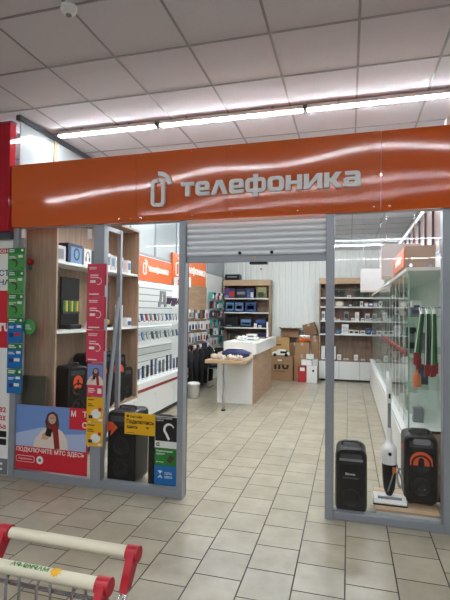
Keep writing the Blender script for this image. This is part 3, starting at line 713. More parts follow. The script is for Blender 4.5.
# ------------------------------------------------------------------ party speakers
def speaker(label, loc, wd, dp, h, rz, tagkind=None, handle=True, brand=None, group=None, cut=.04, cones=(0, 1)):
    t = thing('party_speaker', label, 'speaker', loc, group, rz)
    out = rrect(-wd/2, .012, wd/2, h, cut, 6)
    mb = MB(); mb.prism(out, -dp/2+.02, dp/2, 'Y')
    inn = rrect(-wd/2+.012, .024, wd/2-.012, h-.012, cut*.8, 6); n = len(out); k = len(mb.v)
    mb.add([(p[0], -dp/2+.02, p[1]) for p in out]+[(p[0], -dp/2, p[1]) for p in inn], [(i, (i+1) % n, n+(i+1) % n, n+i) for i in range(n)]+[list(range(n, 2*n))])
    mb.build('body', X['black'], t, local=True, smooth=True)
    MB().prism(rrect(-wd/2+.03, .05, wd/2-.03, h-.13, .02, 4), -dp/2-.004, -dp/2+.002, 'Y').build('grille', X['grille'], t, local=True)
    for i in cones:
        r = wd*.30; c = (0, -dp/2-.004, .07+r+i*(2*r+.03))
        if c[2]+r < h-.12: MB().lathe([(r, 0), (r, -.006), (r-.012, -.007), (r-.02, -.001), (r*.35, .0), (r*.3, -.006), (.002, -.008)], c, 28, axis='Y').build('woofer', X['black'], t, local=True, smooth=True)
    MB().prism(rrect(-wd/2+.04, h-.095, wd/2-.04, h-.045, .012, 3), -dp/2-.003, -dp/2+.002, 'Y').build('control_strip', X['dkgrey'], t, local=True)
    if handle:
        MB().tube([(-wd*.3, 0, h-.01), (-wd*.28, 0, h+.018), (-wd*.2, 0, h+.026), (wd*.2, 0, h+.026), (wd*.28, 0, h+.018), (wd*.3, 0, h-.01)], .011, 8).build('carry_handle', X['dkgrey'], t, local=True, smooth=True)
    for a in (-1, 1):
        for b in (-1, 1): MB().box(a*(wd/2-.05)-.015, a*(wd/2-.05)+.015, b*(dp/2-.05)-.015, b*(dp/2-.05)+.015, 0, .014).build('foot', X['dkgrey'], t, local=True)
    yf = -dp/2-.0045
    if tagkind == 'arc':
        a0 = [(.07*math.cos(math.radians(a)), h-.20+.075*math.sin(math.radians(a))) for a in range(0, 181, 15)]; a1 = [(.022*math.cos(math.radians(a)), h-.20+.028*math.sin(math.radians(a))) for a in range(180, -1, -15)]
        q = [(.085, h-.235)]+[(1.2*p[0], p[1]) for p in a0]+[(-.085, h-.235), (-.026, h-.235)]+a1+[(.026, h-.235)]
        me = outline_mesh([q], .002); mb = MB(); mesh_to(mb, me, Matrix(((1,0,0,0),(0,0,-1,yf-.003),(0,1,0,0),(0,0,0,1)))); mb.build('orange_arc_tag', X['tagor'], t, local=True)
    if tagkind == 'disc':
        MB().prism(ell(0, h-.17, .055, .075, 28), yf-.004, yf-.001, 'Y').build('orange_disc_tag', X['tagor'], t, local=True); MB().prism(rct(-.008, h-.20, .012, h-.14), yf-.006, yf-.004, 'Y').build('figure', X['pblack'], t, local=True)
    if tagkind == 'corner':
        MB().prism([(-wd/2+.005, h-.10), (-wd/2+.005, h-.20), (-wd/2+.05, h-.17), (-wd/2+.04, h-.23), (-wd/2+.115, h-.15), (-wd/2+.06, h-.10)], yf-.004, yf-.001, 'Y').build('red_arrow_tag', X['tagor'], t, local=True)
    return t
speaker('black party speaker with a round orange tag on the bookcase floor', (-2.93, 4.33, .446), .24, .25, .56, math.radians(62), 'disc')
speaker('largest black party speaker at the back of the bookcase floor', (-2.92, 4.76, .446), .40, .26, .66, math.radians(64), 'arc', cut=.06)
speaker('black party speaker with an orange arc tag past the red strip', (-2.93, 5.195, .446), .26, .24, .62, math.radians(66), 'arc')
speaker('plain small black party speaker at the bookcase far end', (-2.93, 5.49, .446), .18, .20, .42, math.radians(70))
t = speaker('big black floor speaker with a red arrow tag behind the window', (-2.035, 3.93, 0), .29, .28, .68, math.radians(0), 'corner', cut=.05)
speaker('black floor speaker half covered by the blue and green leaflets', (-1.64, 3.92, 0), .25, .26, .62, 0)
t = speaker('black column speaker with white lettering on the tile floor beside the entrance post', (.022, 3.885, 0), .245, .25, .535, 0, cut=.07, cones=(0,))
lt = text('Eltronic', -.02, .325, .075, .018, 'Y', 3.885-.130, X['letterw'], t, .012); lt2 = text('DANCE BOX', -.04, .298, .12, .010, 'Y', 3.885-.130, X['pgrey'], t)
MB().box(-.09, .09, -.133, -.128, .435, .455, bev=.003).build('light_slot', X['grey'], t, local=True)
plinth = thing('display_plinth', 'low white plinth with an oak top inside the window by the end of the showcases', 'plinth', (.46, 4.0, 0))
MB().box(.222, .68, 3.775, 4.23, 0, .062).build('carcass', X['white'], plinth); MB().box(.215, .68, 3.77, 4.23, .062, .082, bev=.002).build('oak_top', X['woodx'], plinth)
t = speaker('black party speaker with an orange arc tag on the oak plinth', (.565, 4.045, .082), .255, .24, .555, math.radians(0), 'arc', cut=.055)
MB().prism(rrect(-.06, .485, .07, .53, .018), -.128, -.121, 'Y').build('silver_badge', X['grey'], t, local=True)
MB().box(-.02, .03, -.129, -.124, .13, .137).build('nameplate', X['grey'], t, local=True)
for z in (.42, .17): MB().box(-.134, -.126, -.05, -.02, z, z+.035).build('side_latch', X['tagor'], t, local=True)

# ------------------------------------------------------------------ upright vacuum cleaner on the plinth
vc = thing('stick_vacuum', 'white and black upright stick vacuum cleaner standing on the oak plinth', 'vacuum cleaner', (.325, 3.93, .082))
ZP = .082; VX, VY = .325, 3.935
hd = MB(); prof = [(VY-.085, ZP+.006), (VY-.09, ZP+.02), (VY-.07, ZP+.04), (VY+.02, ZP+.06), (VY+.06, ZP+.05), (VY+.065, ZP+.006)]
hd.prism(prof, VX-.125, VX+.125, 'X').build('floor_head', X['paper'], vc)
MB().box(VX-.13, VX+.13, VY-.095, VY-.02, ZP, ZP+.012, bev=.004).build('brush_bar', X['black'], vc)
MB().tube([(VX-.09, VY-.05, ZP+.048), (VX+.09, VY-.05, ZP+.048)], .012, 10).build('front_roller', X['grey'], vc, smooth=True)
MB().lathe([(.022, .05), (.034, .08), (.045, .11), (.052, .18), (.058, .31)], (VX, VY+.01, ZP), 22).build('dust_cup', X['black'], vc, smooth=True)
MB().lathe([(.059, .31), (.061, .33), (.060, .42), (.052, .45), (.032, .47), (.021, .50), (.021, .60)], (VX, VY+.01, ZP), 22).build('motor_housing', X['paper'], vc, smooth=True)
MB().prism([(VX-.02, ZP+.10), (VX+.03, ZP+.27), (VX+.04, ZP+.27), (VX-.008, ZP+.10)], VY-.048, VY-.043, 'Y').build('cup_stripe', X['grey'], vc)
MB().lathe([(.014, 0), (.014, -.008)], (VX, VY-.047, ZP+.40), 16, axis='Y').build('power_button', X['black'], vc)
MB().tube([(VX, VY+.01, ZP+.55), (VX, VY+.01, ZP+.82)], .0135, 12).build('shaft', X['grey'], vc, smooth=True)
MB().tube([(VX, VY+.01, ZP+.80), (VX-.002, VY+.01, ZP+.86), (VX-.004, VY+.015, ZP+.95), (VX-.008, VY+.03, ZP+1.02), (VX-.01, VY+.05, ZP+1.05)], [.018, .022, .022, .02, .016], 12).build('handle_grip', X['paper'], vc, smooth=True)
MB().box(VX-.008, VX+.008, VY-.016, VY-.006, ZP+.84, ZP+.88, bev=.003).build('trigger', X['black'], vc)
MB().box(VX+.02, VX+.05, VY-.052, VY-.046, ZP+.25, ZP+.295).build('yellow_tag', PAL['orange'], vc)
cp = []
for k in range(5):
    for a in range(0, 360, 30): cp.append((VX+.085+.022*math.cos(math.radians(a)), VY+.02+.006*k, ZP+.19+.075*math.sin(math.radians(a))))
cp += [(VX+.06, VY+.04, ZP+.30), (VX+.03, VY+.03, ZP+.40)]
MB().tube(cp, .0055, 6).build('power_cord', X['grey'], vc, smooth=True)

# board, hook and light streak near the bookcase side
single('dark_board', MB().box(-3.10, -2.83, 3.755, 3.775, 0, .97, bev=.004), mat('olive_smoked_board', (74, 74, 62), .25), 'dark olive smoked board standing behind the glass above the large poster', 'board')
t = thing('red_ornament', 'red plastic ornament on the oak bookcase side', 'ornament', (-3.09, 3.83, 2.09))
MB().prism([(-3.125, 2.10), (-3.10, 2.06), (-3.06, 2.085), (-3.065, 2.12), (-3.095, 2.13)], 3.80, 3.84, 'Y').build('knob', X['red'], t); MB().lathe([(.012, 0), (.012, -.01)], (-3.09, 3.80, 2.10), 12, axis='Y').build('face', X['tagor'], t)
MB().box(-3.115, -3.085, 3.825, 3.84, 2.02, 2.05).build('teal_label', PAL['teal'], t)
single('streak', MB().tube([(-2.932, 3.836, 1.53), (-2.936, 3.836, 1.4), (-2.938, 3.836, 1.24)], .004, 6), X['tagor'], 'thin red light ribbon on the oak bookcase side', 'streak')  # streak of red light modelled as a solid coloured strand
# brace behind the second post
br = thing('brace_frame', 'grey metal brace frame leaning behind the second post', 'frame', (-2.2, 3.9, 0))
MB().box(-2.245, -2.205, 4.04, 4.08, 0, 2.42).build('upright', X['alu'], br); MB().box(-2.24, -2.21, 3.74, 4.08, 2.38, 2.42).build('top_bar', X['alu'], br)
MB().tube([(-2.22, 4.04, 1.75), (-2.22, 3.755, .05)], .02, 8).build('diagonal_bar', X['alu'], br)
# ================================================================== LIT PHONE DISPLAY
pd = thing('phone_display', 'lit white slatted phone display with a red stripe past the bookcase', 'display', (-3.0, 6.65, .6))
mb = MB(); gv = MB(); z = .62
while z < 2.04:
    mb.prism([(-3.155, z), (-3.10, z), (-3.10, z+.085), (-3.112, z+.09), (-3.112, z+.105), (-3.155, z+.105)], 5.67, 7.62, 'Y') if False else mb.box(-3.155, -3.10, 5.67, 7.62, z, z+.092)
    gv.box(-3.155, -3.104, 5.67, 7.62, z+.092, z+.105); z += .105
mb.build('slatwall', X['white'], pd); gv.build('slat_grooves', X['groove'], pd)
MB().box(-3.155, -2.80, 7.62, 7.66, .6, 2.09, bev=.003).build('end_panel', X['white'], pd)
MB().box(-3.10, -3.07, 5.70, 7.60, 2.035, 2.055).build('led_strip', X['led'], pd)
for i, z in enumerate((1.395, 1.115)):
    MB().prism([(-3.10, z), (-2.90, z), (-2.89, z+.055), (-2.895, z+.06), (-2.925, z+.02), (-3.10, z+.02)], 5.70, 7.60, 'Y').build('phone_rail', X['white'], pd)
    MB().box(-3.09, -3.06, 5.70, 7.60, z-.012, z-.002).build('led_strip', X['led'], pd)
PH = [PAL['blue'], PAL['navy'], PAL['grey'], PAL['black'], PAL['light blue'], PAL['pale grey']]
def phone(label, x, y, z, h, m, group, lean=.2):
    t = thing('smartphone', label, 'phone', (x, y, z), group)
    R_ = Matrix.Rotation(-lean, 4, 'Y')
    MB().box(-.005, .005, -.036, .036, 0, h, bev=.003).xf(R_).build('case', X['black'], t, local=True)
    MB().box(.005, .0062, -.033, .033, .006, h-.006).xf(R_).build('screen', m, t, local=True)
for r, (z, n, nm) in enumerate(((1.416, 12, 'upper'), (1.136, 11, 'lower'))):
    for i in range(n):
        y = 5.82+i*(1.72/(n-1)); m = PAL['red'] if (r == 0 and i == 3) else random.choice(PH)
        phone(f'{ORD[i]} smartphone from the bookcase on the {nm} rail of the lit display', -2.955, y, z, .16, m, f'phones on the {nm} rail')
        single('price_card', MB().box(-2.898, -2.893, y-.03, y+.03, z+.015, z+.055), X['paper'], f'white price card before the {ORD[i]} phone on the {nm} rail', 'price card', f'price cards on the {nm} rail')
for i in range(12):
    y = 5.80+i*.152
    h = random.choice((.17, .2, .22, .26)) if i not in (8, 9) else .28
    t = thing('display_phone', f'{ORD[i]} dark handset from the bookcase standing on the ledge of the lit display', 'phone', (-2.93, y, .60), 'handsets on the display ledge')
    MB().box(-2.96, -2.90, y-.045, y+.045, .60, .62, bev=.003).build('stand', X['paper'], t); MB().box(-2.94, -2.925, y-.032, y+.032, .62, .60+h, bev=.003).build('handset', PAL[random.choice(['black', 'grey', 'navy', 'dark green'])], t)
    MB().box(-2.925, -2.923, y-.026, y+.026, .64, .60+h-.015).build('screen', random.choice(PH), t)
# lettered sign hung in the display
t = thing('lettered_sign', 'white sign with a tall first letter hanging in the lit display', 'sign', (-2.84, 7.0, 1.68))
for s_, y, z0, wd, h, m in (('Д', 6.42, 1.68, .30, .25, X['grey']), ('ивди-е', 6.76, 1.70, .60, .14, X['plum'])): text(s_, y, z0, wd, h, 'X', -2.85, m, t, .04, depth=.02)
MB().tube([(-2.845, 6.40, 1.675), (-2.845, 7.64, 1.675)], .005, 6).build('support_rod', X['paper'], t)
# headers
def header(label, y0, y1, z0, z1, ty, tw, th, lg):
    t = thing('header_board', label, 'sign', (-3.13, (y0+y1)/2, z0))
    MB().box(-3.158, -3.12, y0, y1, z0, z1, bev=.003).build('board', X['hdr'], t)
    logo_word(t, 'X', ty, z0+(z1-z0)*.42, th, tw, -3.12, .01, X['letterw'], logo=lg, one=True, name='lettering')
header('orange header board with white word over the lit phone display', 5.67, 7.62, 2.09, 2.48, 6.62, .83, .085, (6.43, 2.19, .12, .19, .025))
header('taller orange header board over the accessory wall', 7.68, 9.66, 2.165, 2.70, 8.2, 1.4, .12, (7.80, 2.28, .19, .26, .036))
t = thing('mts_box', 'white fascia box with a small red square beyond the lit display', 'sign', (-2.95, 7.75, 2.09))
MB().box(-3.11, -2.80, 7.70, 7.78, 2.06, 2.24, bev=.003).build('box', X['white'], t); flat(rct(-3.03, 2.09, -2.93, 2.19), 'Y', 7.70, X['pred'], t, 'red_square')
text('МТС', -3.02, 2.13, .08, .025, 'Y', 7.699, X['letterw'], t, .02); text('Т', -2.89, 2.10, .05, .09, 'Y', 7.70, X['pblack'], t, .03)

# ================================================================== ACCESSORY WALL
def slatpanel(label, y0, y1, m, rows):
    t = thing('slatwall_panel', label, 'wall panel', (-3.14, (y0+y1)/2, .3))
    mb = MB(); z = .3
    while z < 2.15: mb.box(-3.158, -3.12, y0, y1, z, min(z+.10, 2.16)); mb.box(-3.158, -3.13, y0, y1, z+.10, z+.112); z += .112
    mb.build('board', m, t); return t
s1 = slatpanel('oak slatted wall under the taller orange header', 7.68, 9.72, X['woody'], None)
s2 = slatpanel('white slatted wall with teal packs beside the back shelf', 9.725, 10.96, X['white'], None)
MB().box(-3.158, -3.12, 9.725, 10.96, 2.16, 2.45).build('upper_board', X['white'], s2)
def pack(label, y, z, w_, h, m1, m2, group, par):
    t = thing('blister_pack', label, 'accessory pack', (-3.03, y, z-h), group)
    MB().box(-3.065, -3.0, y-w_/2, y+w_/2, z-h, z, bev=.004).build('card', m1, t)
    MB().box(-3.0, -2.992, y-w_/2+.012, y+w_/2-.012, z-h+.015, z-h*.35, bev=.003).build('product', m2, t)
    MB().tube([(-3.12, y, z-.012), (-2.985, y, z-.012)], .004, 6).build('hook', X['chrome'], par)
for r, z in enumerate((1.65, 1.41, 1.17, .93)):
    for i in range(8):
        c1 = random.choice(['white', 'white', 'pale grey', 'pale grey', 'brown', 'black', 'white']) if r < 3 else random.choice(['black', 'navy', 'white', 'grey'])
        c2 = random.choice(['grey', 'black', 'white', 'blue', 'brown', 'red'])
        pack(f'{c1} accessory pack, {ORD[i]} from the entrance in the {ORD[r]} row on the oak slats', 8.30+i*.18, z, .11, random.uniform(.16, .21), PAL[c1], PAL[c2], 'packs on the oak slats', s1)
for r, z in enumerate((2.06, 1.85, 1.64, 1.43, 1.22, 1.01)):
    for i in range(6):
        c1 = random.choice(['teal', 'black', 'white', 'teal', 'pale grey', 'black', 'navy']); c2 = random.choice(['teal', 'black', 'white', 'red', 'grey', 'pink'])
        pack(f'{c1} accessory pack, {ORD[i]} along in the {ORD[r]} row on the white slats', 9.84+i*.185, z, .12, random.uniform(.14, .18), PAL[c1], PAL[c2], 'packs on the white slats', s2)
# jackets hung low on the wall
for i, y in enumerate((8.25, 8.58, 8.91, 9.24, 9.57)):
    t = thing('jacket', f'black jacket hanging under the oak slats, {ORD[i]} from the entrance', 'jacket', (-2.98, y, .09), 'black jackets under the slats')
    bm_ = MB(); n = 14; rows = [(.80, .05, .03), (.78, .10, .06), (.70, .13, .08), (.5, .125, .085), (.25, .13, .09), (.05, .135, .09)]
    for zz_, a, b in rows:
        for k in range(n):
            q = 2*PI*k/n; rr = 1+.12*math.sin(3*q+i+zz_*7); bm_.v.append(Vector((-3.0+b*rr*math.cos(q), y+a*rr*math.sin(q), zz_+.04)))
    for j in range(len(rows)-1):
        for k in range(n): bm_.f.append([j*n+k, j*n+(k+1) % n, (j+1)*n+(k+1) % n, (j+1)*n+k]); bm_.m.append(0)
    bm_.f.append(list(range(n))); bm_.m.append(0); bm_.f.append([(len(rows)-1)*n+k for k in range(n)]); bm_.m.append(0)
    bm_.build('coat_body', X['blackf'], t, smooth=True)
    for sgn in (-1, 1): MB().tube([(-2.98, y+sgn*.09, .79), (-2.93, y+sgn*.115, .62), (-2.90, y+sgn*.12, .36)], [.042, .04, .034], 10).build('sleeve', X['blackf'], t, smooth=True)
    MB().tube([(-3.115, y, .87), (-3.0, y, .88), (-2.99, y, .83)], .006, 6).build('hook', X['chrome'], t)
# bucket
bk = thing('bucket', 'white plastic bucket on the floor by the accessory wall', 'bucket', (-2.82, 8.0, 0))
MB().lathe([(.085, 0), (.10, .02), (.115, .24), (.122, .25), (.12, .27), (.10, .285), (.02, .30)], (-2.80, 8.0, 0), 24).build('body', X['paper'], bk, smooth=True)
MB().tube([(-2.80+.12*math.cos(a*PI/12), 8.0-.03, .24-.09*math.sin(a*PI/12)) for a in range(13)], .004, 6).build('bail_handle', X['grey'], bk)
# chair
ch = thing('visitor_chair', 'black padded chair on a bent chrome frame beside the service counter', 'chair', (-2.66, 9.15, 0))
for sx in (-.2, .2):
    MB().tube([(-2.62+sx, 9.32, .02), (-2.62+sx, 8.95, .02), (-2.62+sx, 8.92, .05), (-2.62+sx, 8.94, .42), (-2.62+sx, 9.0, .45), (-2.62+sx, 9.30, .46), (-2.62+sx, 9.34, .55), (-2.62+sx, 9.38, .80)], .011, 8).build('side_frame', X['chrome'], ch, smooth=True)
MB().tube([(-2.82, 8.93, .44), (-2.42, 8.93, .44)], .011, 8).build('front_bar', X['chrome'], ch)
MB().box(-2.81, -2.43, 8.96, 9.34, .45, .50, bev=.02).build('seat', X['blackf'], ch); MB().box(-2.81, -2.43, 9.34, 9.38, .58, .84, bev=.015).build('backrest', X['blackf'], ch)

# ================================================================== SERVICE COUNTER
sc = thing('service_counter', 'white and oak service counter in the middle of the shop', 'counter', (-1.93, 8.6, 0))
MB().box(-2.26, -1.615, 7.72, 9.5, 0, .87, bev=.003).build('white_body', X['white'], sc)
MB().box(-1.615, -1.59, 7.715, 9.52, 0, .87, bev=.002).build('oak_side_panel', X['woody'], sc)
MB().prism([(7.74, .87), (9.98, .87), (9.98, 1.085), (7.74, 1.065)], -1.64, -1.56, 'X').build('raised_edge', X['white'], sc)
MB().box(-2.26, -1.64, 8.12, 9.98, .87, 1.055, bev=.003).build('raised_top', X['white'], sc)
MB().box(-2.26, -1.64, 7.72, 8.12, .87, .885).build('low_top', X['woodx'], sc)
st = thing('side_table', 'small oak table on one chrome leg in front of the service counter', 'table', (-1.93, 7.4, 0))
MB().box(-2.29, -1.62, 7.08, 7.71, .765, .82, bev=.003).build('table_top', X['woodx'], st)
MB().tube([(-1.97, 7.11, .02), (-1.97, 7.11, .765)], .027, 16).build('leg', X['chrome'], st, smooth=True); MB().lathe([(.034, 0), (.034, .02), (.028, .026)], (-1.97, 7.11, 0), 16).build('foot_cap', X['black'], st)
single('oak_board', MB().box(-2.30, -1.98, 7.5, 7.71, .82, .86, bev=.003), X['woodx'], 'short oak board lying at the back of the small chrome-leg table', 'board')
# things on the small table and counter
t = thing('shoulder_bag', 'navy blue bag lying on the small table, a white strip across it', 'bag', (-1.86, 7.4, .82))
mb = MB(); n = 16; rows = []
for j in range(13):
    x = -2.08+.47*j/12; k = math.sin(PI*min(max(j/12, .04), .96))**.4
    for a in range(n): q = 2*PI*a/n; mb.v.append(Vector((x, 7.42+.085*k*math.cos(q)*(1+.1*math.sin(j*2+a)), .82+.088+.087*k*math.sin(q))))
for j in range(12):
    for a in range(n): mb.f.append([j*n+a, j*n+(a+1) % n, (j+1)*n+(a+1) % n, (j+1)*n+a]); mb.m.append(0)
mb.f.append(list(range(n))); mb.m.append(0); mb.f.append([12*n+a for a in range(n)]); mb.m.append(0)
mb.build('bag_body', X['navy'], t, smooth=True)
MB().box(-2.0, -1.75, 7.36, 7.48, .990, 1.0, bev=.002).build('white_strip', X['paper'], t)
def crumple(name, label, c, r, m, group=None, seed=0):
    rnd = random.Random(seed); bm = bmesh.new(); bmesh.ops.create_icosphere(bm, subdivisions=3, radius=1)
    for v in bm.verts:
        d = 1+.28*rnd.uniform(-1, 1); v.co = Vector((v.co.x*r[0]*d, v.co.y*r[1]*d, max(-.0, (v.co.z*.5+.5)*r[2]*2*d) if v.co.z > -.6 else 0))
    mb = MB(); mb.v = [v.co+Vector(c) for v in bm.verts]; bm.verts.index_update(); mb.f = [[v.index for v in f.verts] for f in bm.faces]; mb.m = [0]*len(mb.f); bm.free()
    return tag(mb.build(name, m), label, 'bag', group)
clear = mat('crumpled_clear_plastic', (214, 204, 190), .25)
for i, (x, y) in enumerate(((-2.17, 7.25), (-2.03, 7.17), (-1.88, 7.22), (-1.74, 7.18))):
    crumple('plastic_bag', f'{ORD[i]} crumpled pale plastic bag along the front of the small table', (x, y, .82), (.065, .06, .04), clear, 'plastic bags on the small table', i)
for i, (x, y, w_, d_, h, c, l) in enumerate(((-1.83, 8.7, .22, .3, .05, 'white', 'flat white carton on the counter top'), (-1.95, 9.2, .2, .2, .10, 'white', 'white carton standing at the middle of the counter top'), (-2.12, 8.9, .2, .16, .07, 'brown', 'small brown carton on the counter top'), (-1.76, 9.5, .18, .2, .025, 'black', 'flat black device near the end of the counter'), (-2.1, 7.95, .09, .06, .05, 'black', 'small black device on the low oak end of the counter'))):
    carton('counter_carton', l, 'box', x-w_/2, x+w_/2, y-d_/2, y+d_/2, 1.055 if y > 8.35 else .885, (1.055 if y > 8.35 else .885)+h, PAL[c], None, 'Y', [('printed_panel', .2, .3, .8, .7, PAL['pale grey' if c != 'white' else 'grey'])])
crumple('paper_bag', 'crumpled white paper on the counter top', (-2.0, 8.55, 1.055), (.10, .09, .045), X['paper'], None, 9)
t = thing('white_tube', 'slim white tube standing upright near the end of the counter', 'tube', (-1.72, 9.75, 1.055)); MB().tube([(-1.72, 9.75, 1.07), (-1.72, 9.75, 1.40)], .022, 14).build('tube', X['paper'], t, smooth=True); MB().lathe([(.05, 0), (.05, .012), (.025, .022)], (-1.72, 9.75, 1.055), 18).build('base', X['paper'], t)

# ================================================================== BACK WALL SHELVES
def backshelf(label, x0, x1, zs, ztop, base):
    t = thing('display_shelf', label, 'shelf', ((x0+x1)/2, 11.2, 0))
    for x in (x0, x1-.03): MB().box(x, x+.03, 11.02, 11.39, 0, ztop).build('side_panel', X['wood'], t)
    MB().box(x0+.03, x1-.03, 11.37, 11.39, 0, ztop).build('back_panel', X['wooddk'], t)
    MB().box(x0, x1, 11.005, 11.02, ztop-.14, ztop).build('top_fascia', X['woodx'], t); MB().box(x0+.03, x1-.03, 11.02, 11.37, ztop-.03, ztop).build('top_board', X['woodx'], t)
    for z in zs: MB().box(x0+.03, x1-.03, 11.03, 11.37, z-.03, z, bev=.002).build('shelf', X['white'], t)
    if base:
        MB().box(x0, x1, 11.0, 11.02, .06, base, bev=.002).build('base_front', X['white'], t) if False else None
        n = 3
        for i in range(n):
            a, b = x0+(x1-x0)*i/n, x0+(x1-x0)*(i+1)/n; MB().box(a+.003, b-.003, 10.99, 11.01, .05, base-.03, bev=.002).build('door', X['white'], t)
        MB().box(x0+.03, x1-.03, 11.01, 11.37, base-.03, base).build('base_top', X['wooddk'], t); MB().box(x0+.03, x1-.03, 11.03, 11.06, 0, .06).build('toe_kick', X['black'], t)
    return t
ls = backshelf('oak display shelf with blue cartons against the white back wall', -3.10, -1.885, (1.964, 1.607, 1.226, .86, .45), 2.42, None)
rsf = backshelf('oak display shelf with white base doors by the glass showcases', -.69, .72, (1.99, 1.77, 1.43, 1.115), 2.45, .50)
def lx(px): return -3.15+(px-221)*.0258
def rx(px): return -.684+(px-319.5)*.02265
def goods(xa, xb, z, h, c, label, art, cat='box', dep=.2, y=11.08, grp=None):
    return carton('product_carton', label, cat, xa, xb, y, y+dep, z, z+h, PAL[c], grp, 'Y', art)
G1 = 'cartons on the back shelf'
goods(lx(223), lx(235), 1.964, .25, 'navy', 'purple and navy toy carton on the top row of the back shelf', [('printed_panel', .05, .3, .5, .95, PAL['purple']), ('printed_panel', .5, .1, .95, .7, PAL['red']), ('printed_panel', .1, .05, .45, .3, PAL['light blue'])], grp=G1)
goods(lx(236), lx(245.5), 1.964, .23, 'black', 'black carton with a pale stripe on the top row of the back shelf', [('printed_panel', .05, .4, .95, .7, PAL['grey']), ('printed_panel', .1, .75, .9, .95, PAL['navy'])], grp=G1)
goods(lx(246), lx(254), 1.964, .25, 'navy', 'blue and white carton on the top row of the back shelf', [('printed_panel', .05, .1, .5, .9, PAL['blue']), ('printed_panel', .55, .05, .9, .6, PAL['pale grey'])], grp=G1)
goods(lx(256), lx(266.5), 1.964, .30, 'olive', 'olive and gold carton at the end of the top row', [('printed_panel', .1, .4, .9, .9, PAL['khaki']), ('printed_panel', .2, .1, .7, .5, PAL['dark green'])], grp=G1)
for i, x in enumerate((225, 234.5, 245)):
    wds = 9 if i < 2 else 11
    goods(lx(x), lx(x+wds), 1.607, .26, 'navy', f'{ORD[i]} blue appliance carton from the accessory wall in the second row', [('printed_panel', .06, .12, .94, .92, PAL['light blue' if i < 2 else 'blue']), ('printed_picture', .2, .3, .8, .65, PAL['navy']), ('printed_line', .2, .72, .8, .8, PAL['white'])], grp=G1)
goods(lx(225), lx(238), 1.226, .25, 'black', 'plain black carton in the third row of the back shelf', [('printed_line', .1, .1, .5, .2, PAL['grey'])], grp=G1)
goods(lx(240), lx(252), 1.226, .24, 'black', 'black carton with a large blue screen picture in the third row', [('printed_panel', .1, .2, .9, .85, PAL['light blue']), ('printed_line', .15, .3, .85, .5, PAL['navy'])], grp=G1)
goods(lx(255), lx(266), 1.226, .22, 'navy', 'dark blue carton at the end of the third row', [('printed_panel', .1, .5, .9, .9, PAL['blue'])], grp=G1)
for i, (x, h) in enumerate(((254, .1), (258.5, .06))): goods(lx(x), lx(x+3), 1.226, h, 'white', ['taller', 'shorter'][i]+' small white box at the front of the third row', [('printed_line', .2, .3, .8, .6, PAL['pale grey'])], dep=.03, y=11.04, grp=G1)
for i, (x, w_, c) in enumerate(((230, 12, 'black'), (248, 8, 'navy'), (258, 8, 'navy'))): goods(lx(x), lx(x+w_), .86, .22, c, f'{ORD[i]} dark carton in the row just above the counter top', [('printed_panel', .1, .2, .9, .6, PAL['blue' if i else 'dark green'])], grp=G1)
t = thing('amplifier', 'black device with a silver dial band on top of the back shelf', 'device', (-2.9, 11.15, 2.42)); MB().box(-3.06, -2.68, 11.05, 11.3, 2.435, 2.57, bev=.01).build('case', X['black'], t); MB().box(-3.0, -2.75, 11.046, 11.05, 2.49, 2.52).build('dial_band', X['grey'], t)
for x in (-3.03, -2.71): MB().box(x-.02, x+.02, 11.1, 11.25, 2.42, 2.436).build('foot', X['black'], t)
# right shelf goods
def boombox(xa, xb, z, h, label):
    t = thing('boombox', label, 'speaker', ((xa+xb)/2, 11.15, z), 'portable speakers on the showcase-side shelf')
    MB().prism(rrect(xa, z, xb, z+h, .04, 5), 11.06, 11.28, 'Y').build('body', PAL['dark green'], t, smooth=True)
    for x in (xa+.09, xb-.09): MB().lathe([(.065, 0), (.065, -.008), (.05, -.004), (.02, -.008)], (x, 11.06, z+h*.48), 20, axis='Y').build('driver', X['black'], t, smooth=True)
    MB().tube([(xa+.05, 11.15, z+h-.02), (xa+.07, 11.15, z+h+.03), (xb-.07, 11.15, z+h+.03), (xb-.05, 11.15, z+h-.02)], .01, 8).build('carry_handle', X['black'], t)
    MB().lathe([(.012, 0), (.012, -.004)], ((xa+xb)/2, 11.06, z+h*.7), 12, axis='Y').build('emblem', X['chrome'], t)
boombox(rx(333), rx(346), 1.99, .19, 'dark green portable speaker nearer the entrance post on the top shelf'); boombox(rx(355), rx(370), 1.99, .20, 'dark green portable speaker nearer the showcases on the top shelf')
goods(rx(348), rx(352), 1.99, .05, 'white', 'tiny white box between the two portable speakers', [('printed_line', .2, .3, .8, .6, PAL['grey'])], dep=.05)
t = thing('oval_speaker', 'cream oval speaker on the second shelf by the entrance post', 'speaker', (rx(340), 11.15, 1.77)); MB().prism(rrect(rx(335.5), 1.77, rx(344.5), 1.90, .06, 6), 11.08, 11.2, 'Y').build('body', X['beige'], t, smooth=True); MB().prism(rrect(rx(337), 1.785, rx(343), 1.885, .045, 5), 11.075, 11.08, 'Y').build('grille', X['cream'], t)
G2 = 'small goods on the showcase-side shelf'
def rowgoods(items, z, rowname):
    for i, (a, b, h, c, c2) in enumerate(items):
        goods(rx(a), rx(b), z, h, c, f'{c} article, {ORD[i]} from the entrance post on the {rowname} shelf', [('printed_panel', .15, .3, .85, .75, PAL[c2])], dep=.12, y=11.05+.02*(i % 2), grp=G2)
rowgoods([(346, 348, .06, 'grey', 'black'), (349.5, 353, .06, 'grey', 'white'), (354.5, 359, .12, 'dark green', 'black'), (361, 364, .13, 'white', 'grey'), (365.5, 369, .09, 'pale grey', 'white'), (369.5, 374, .10, 'purple', 'white')], 1.77, 'second')
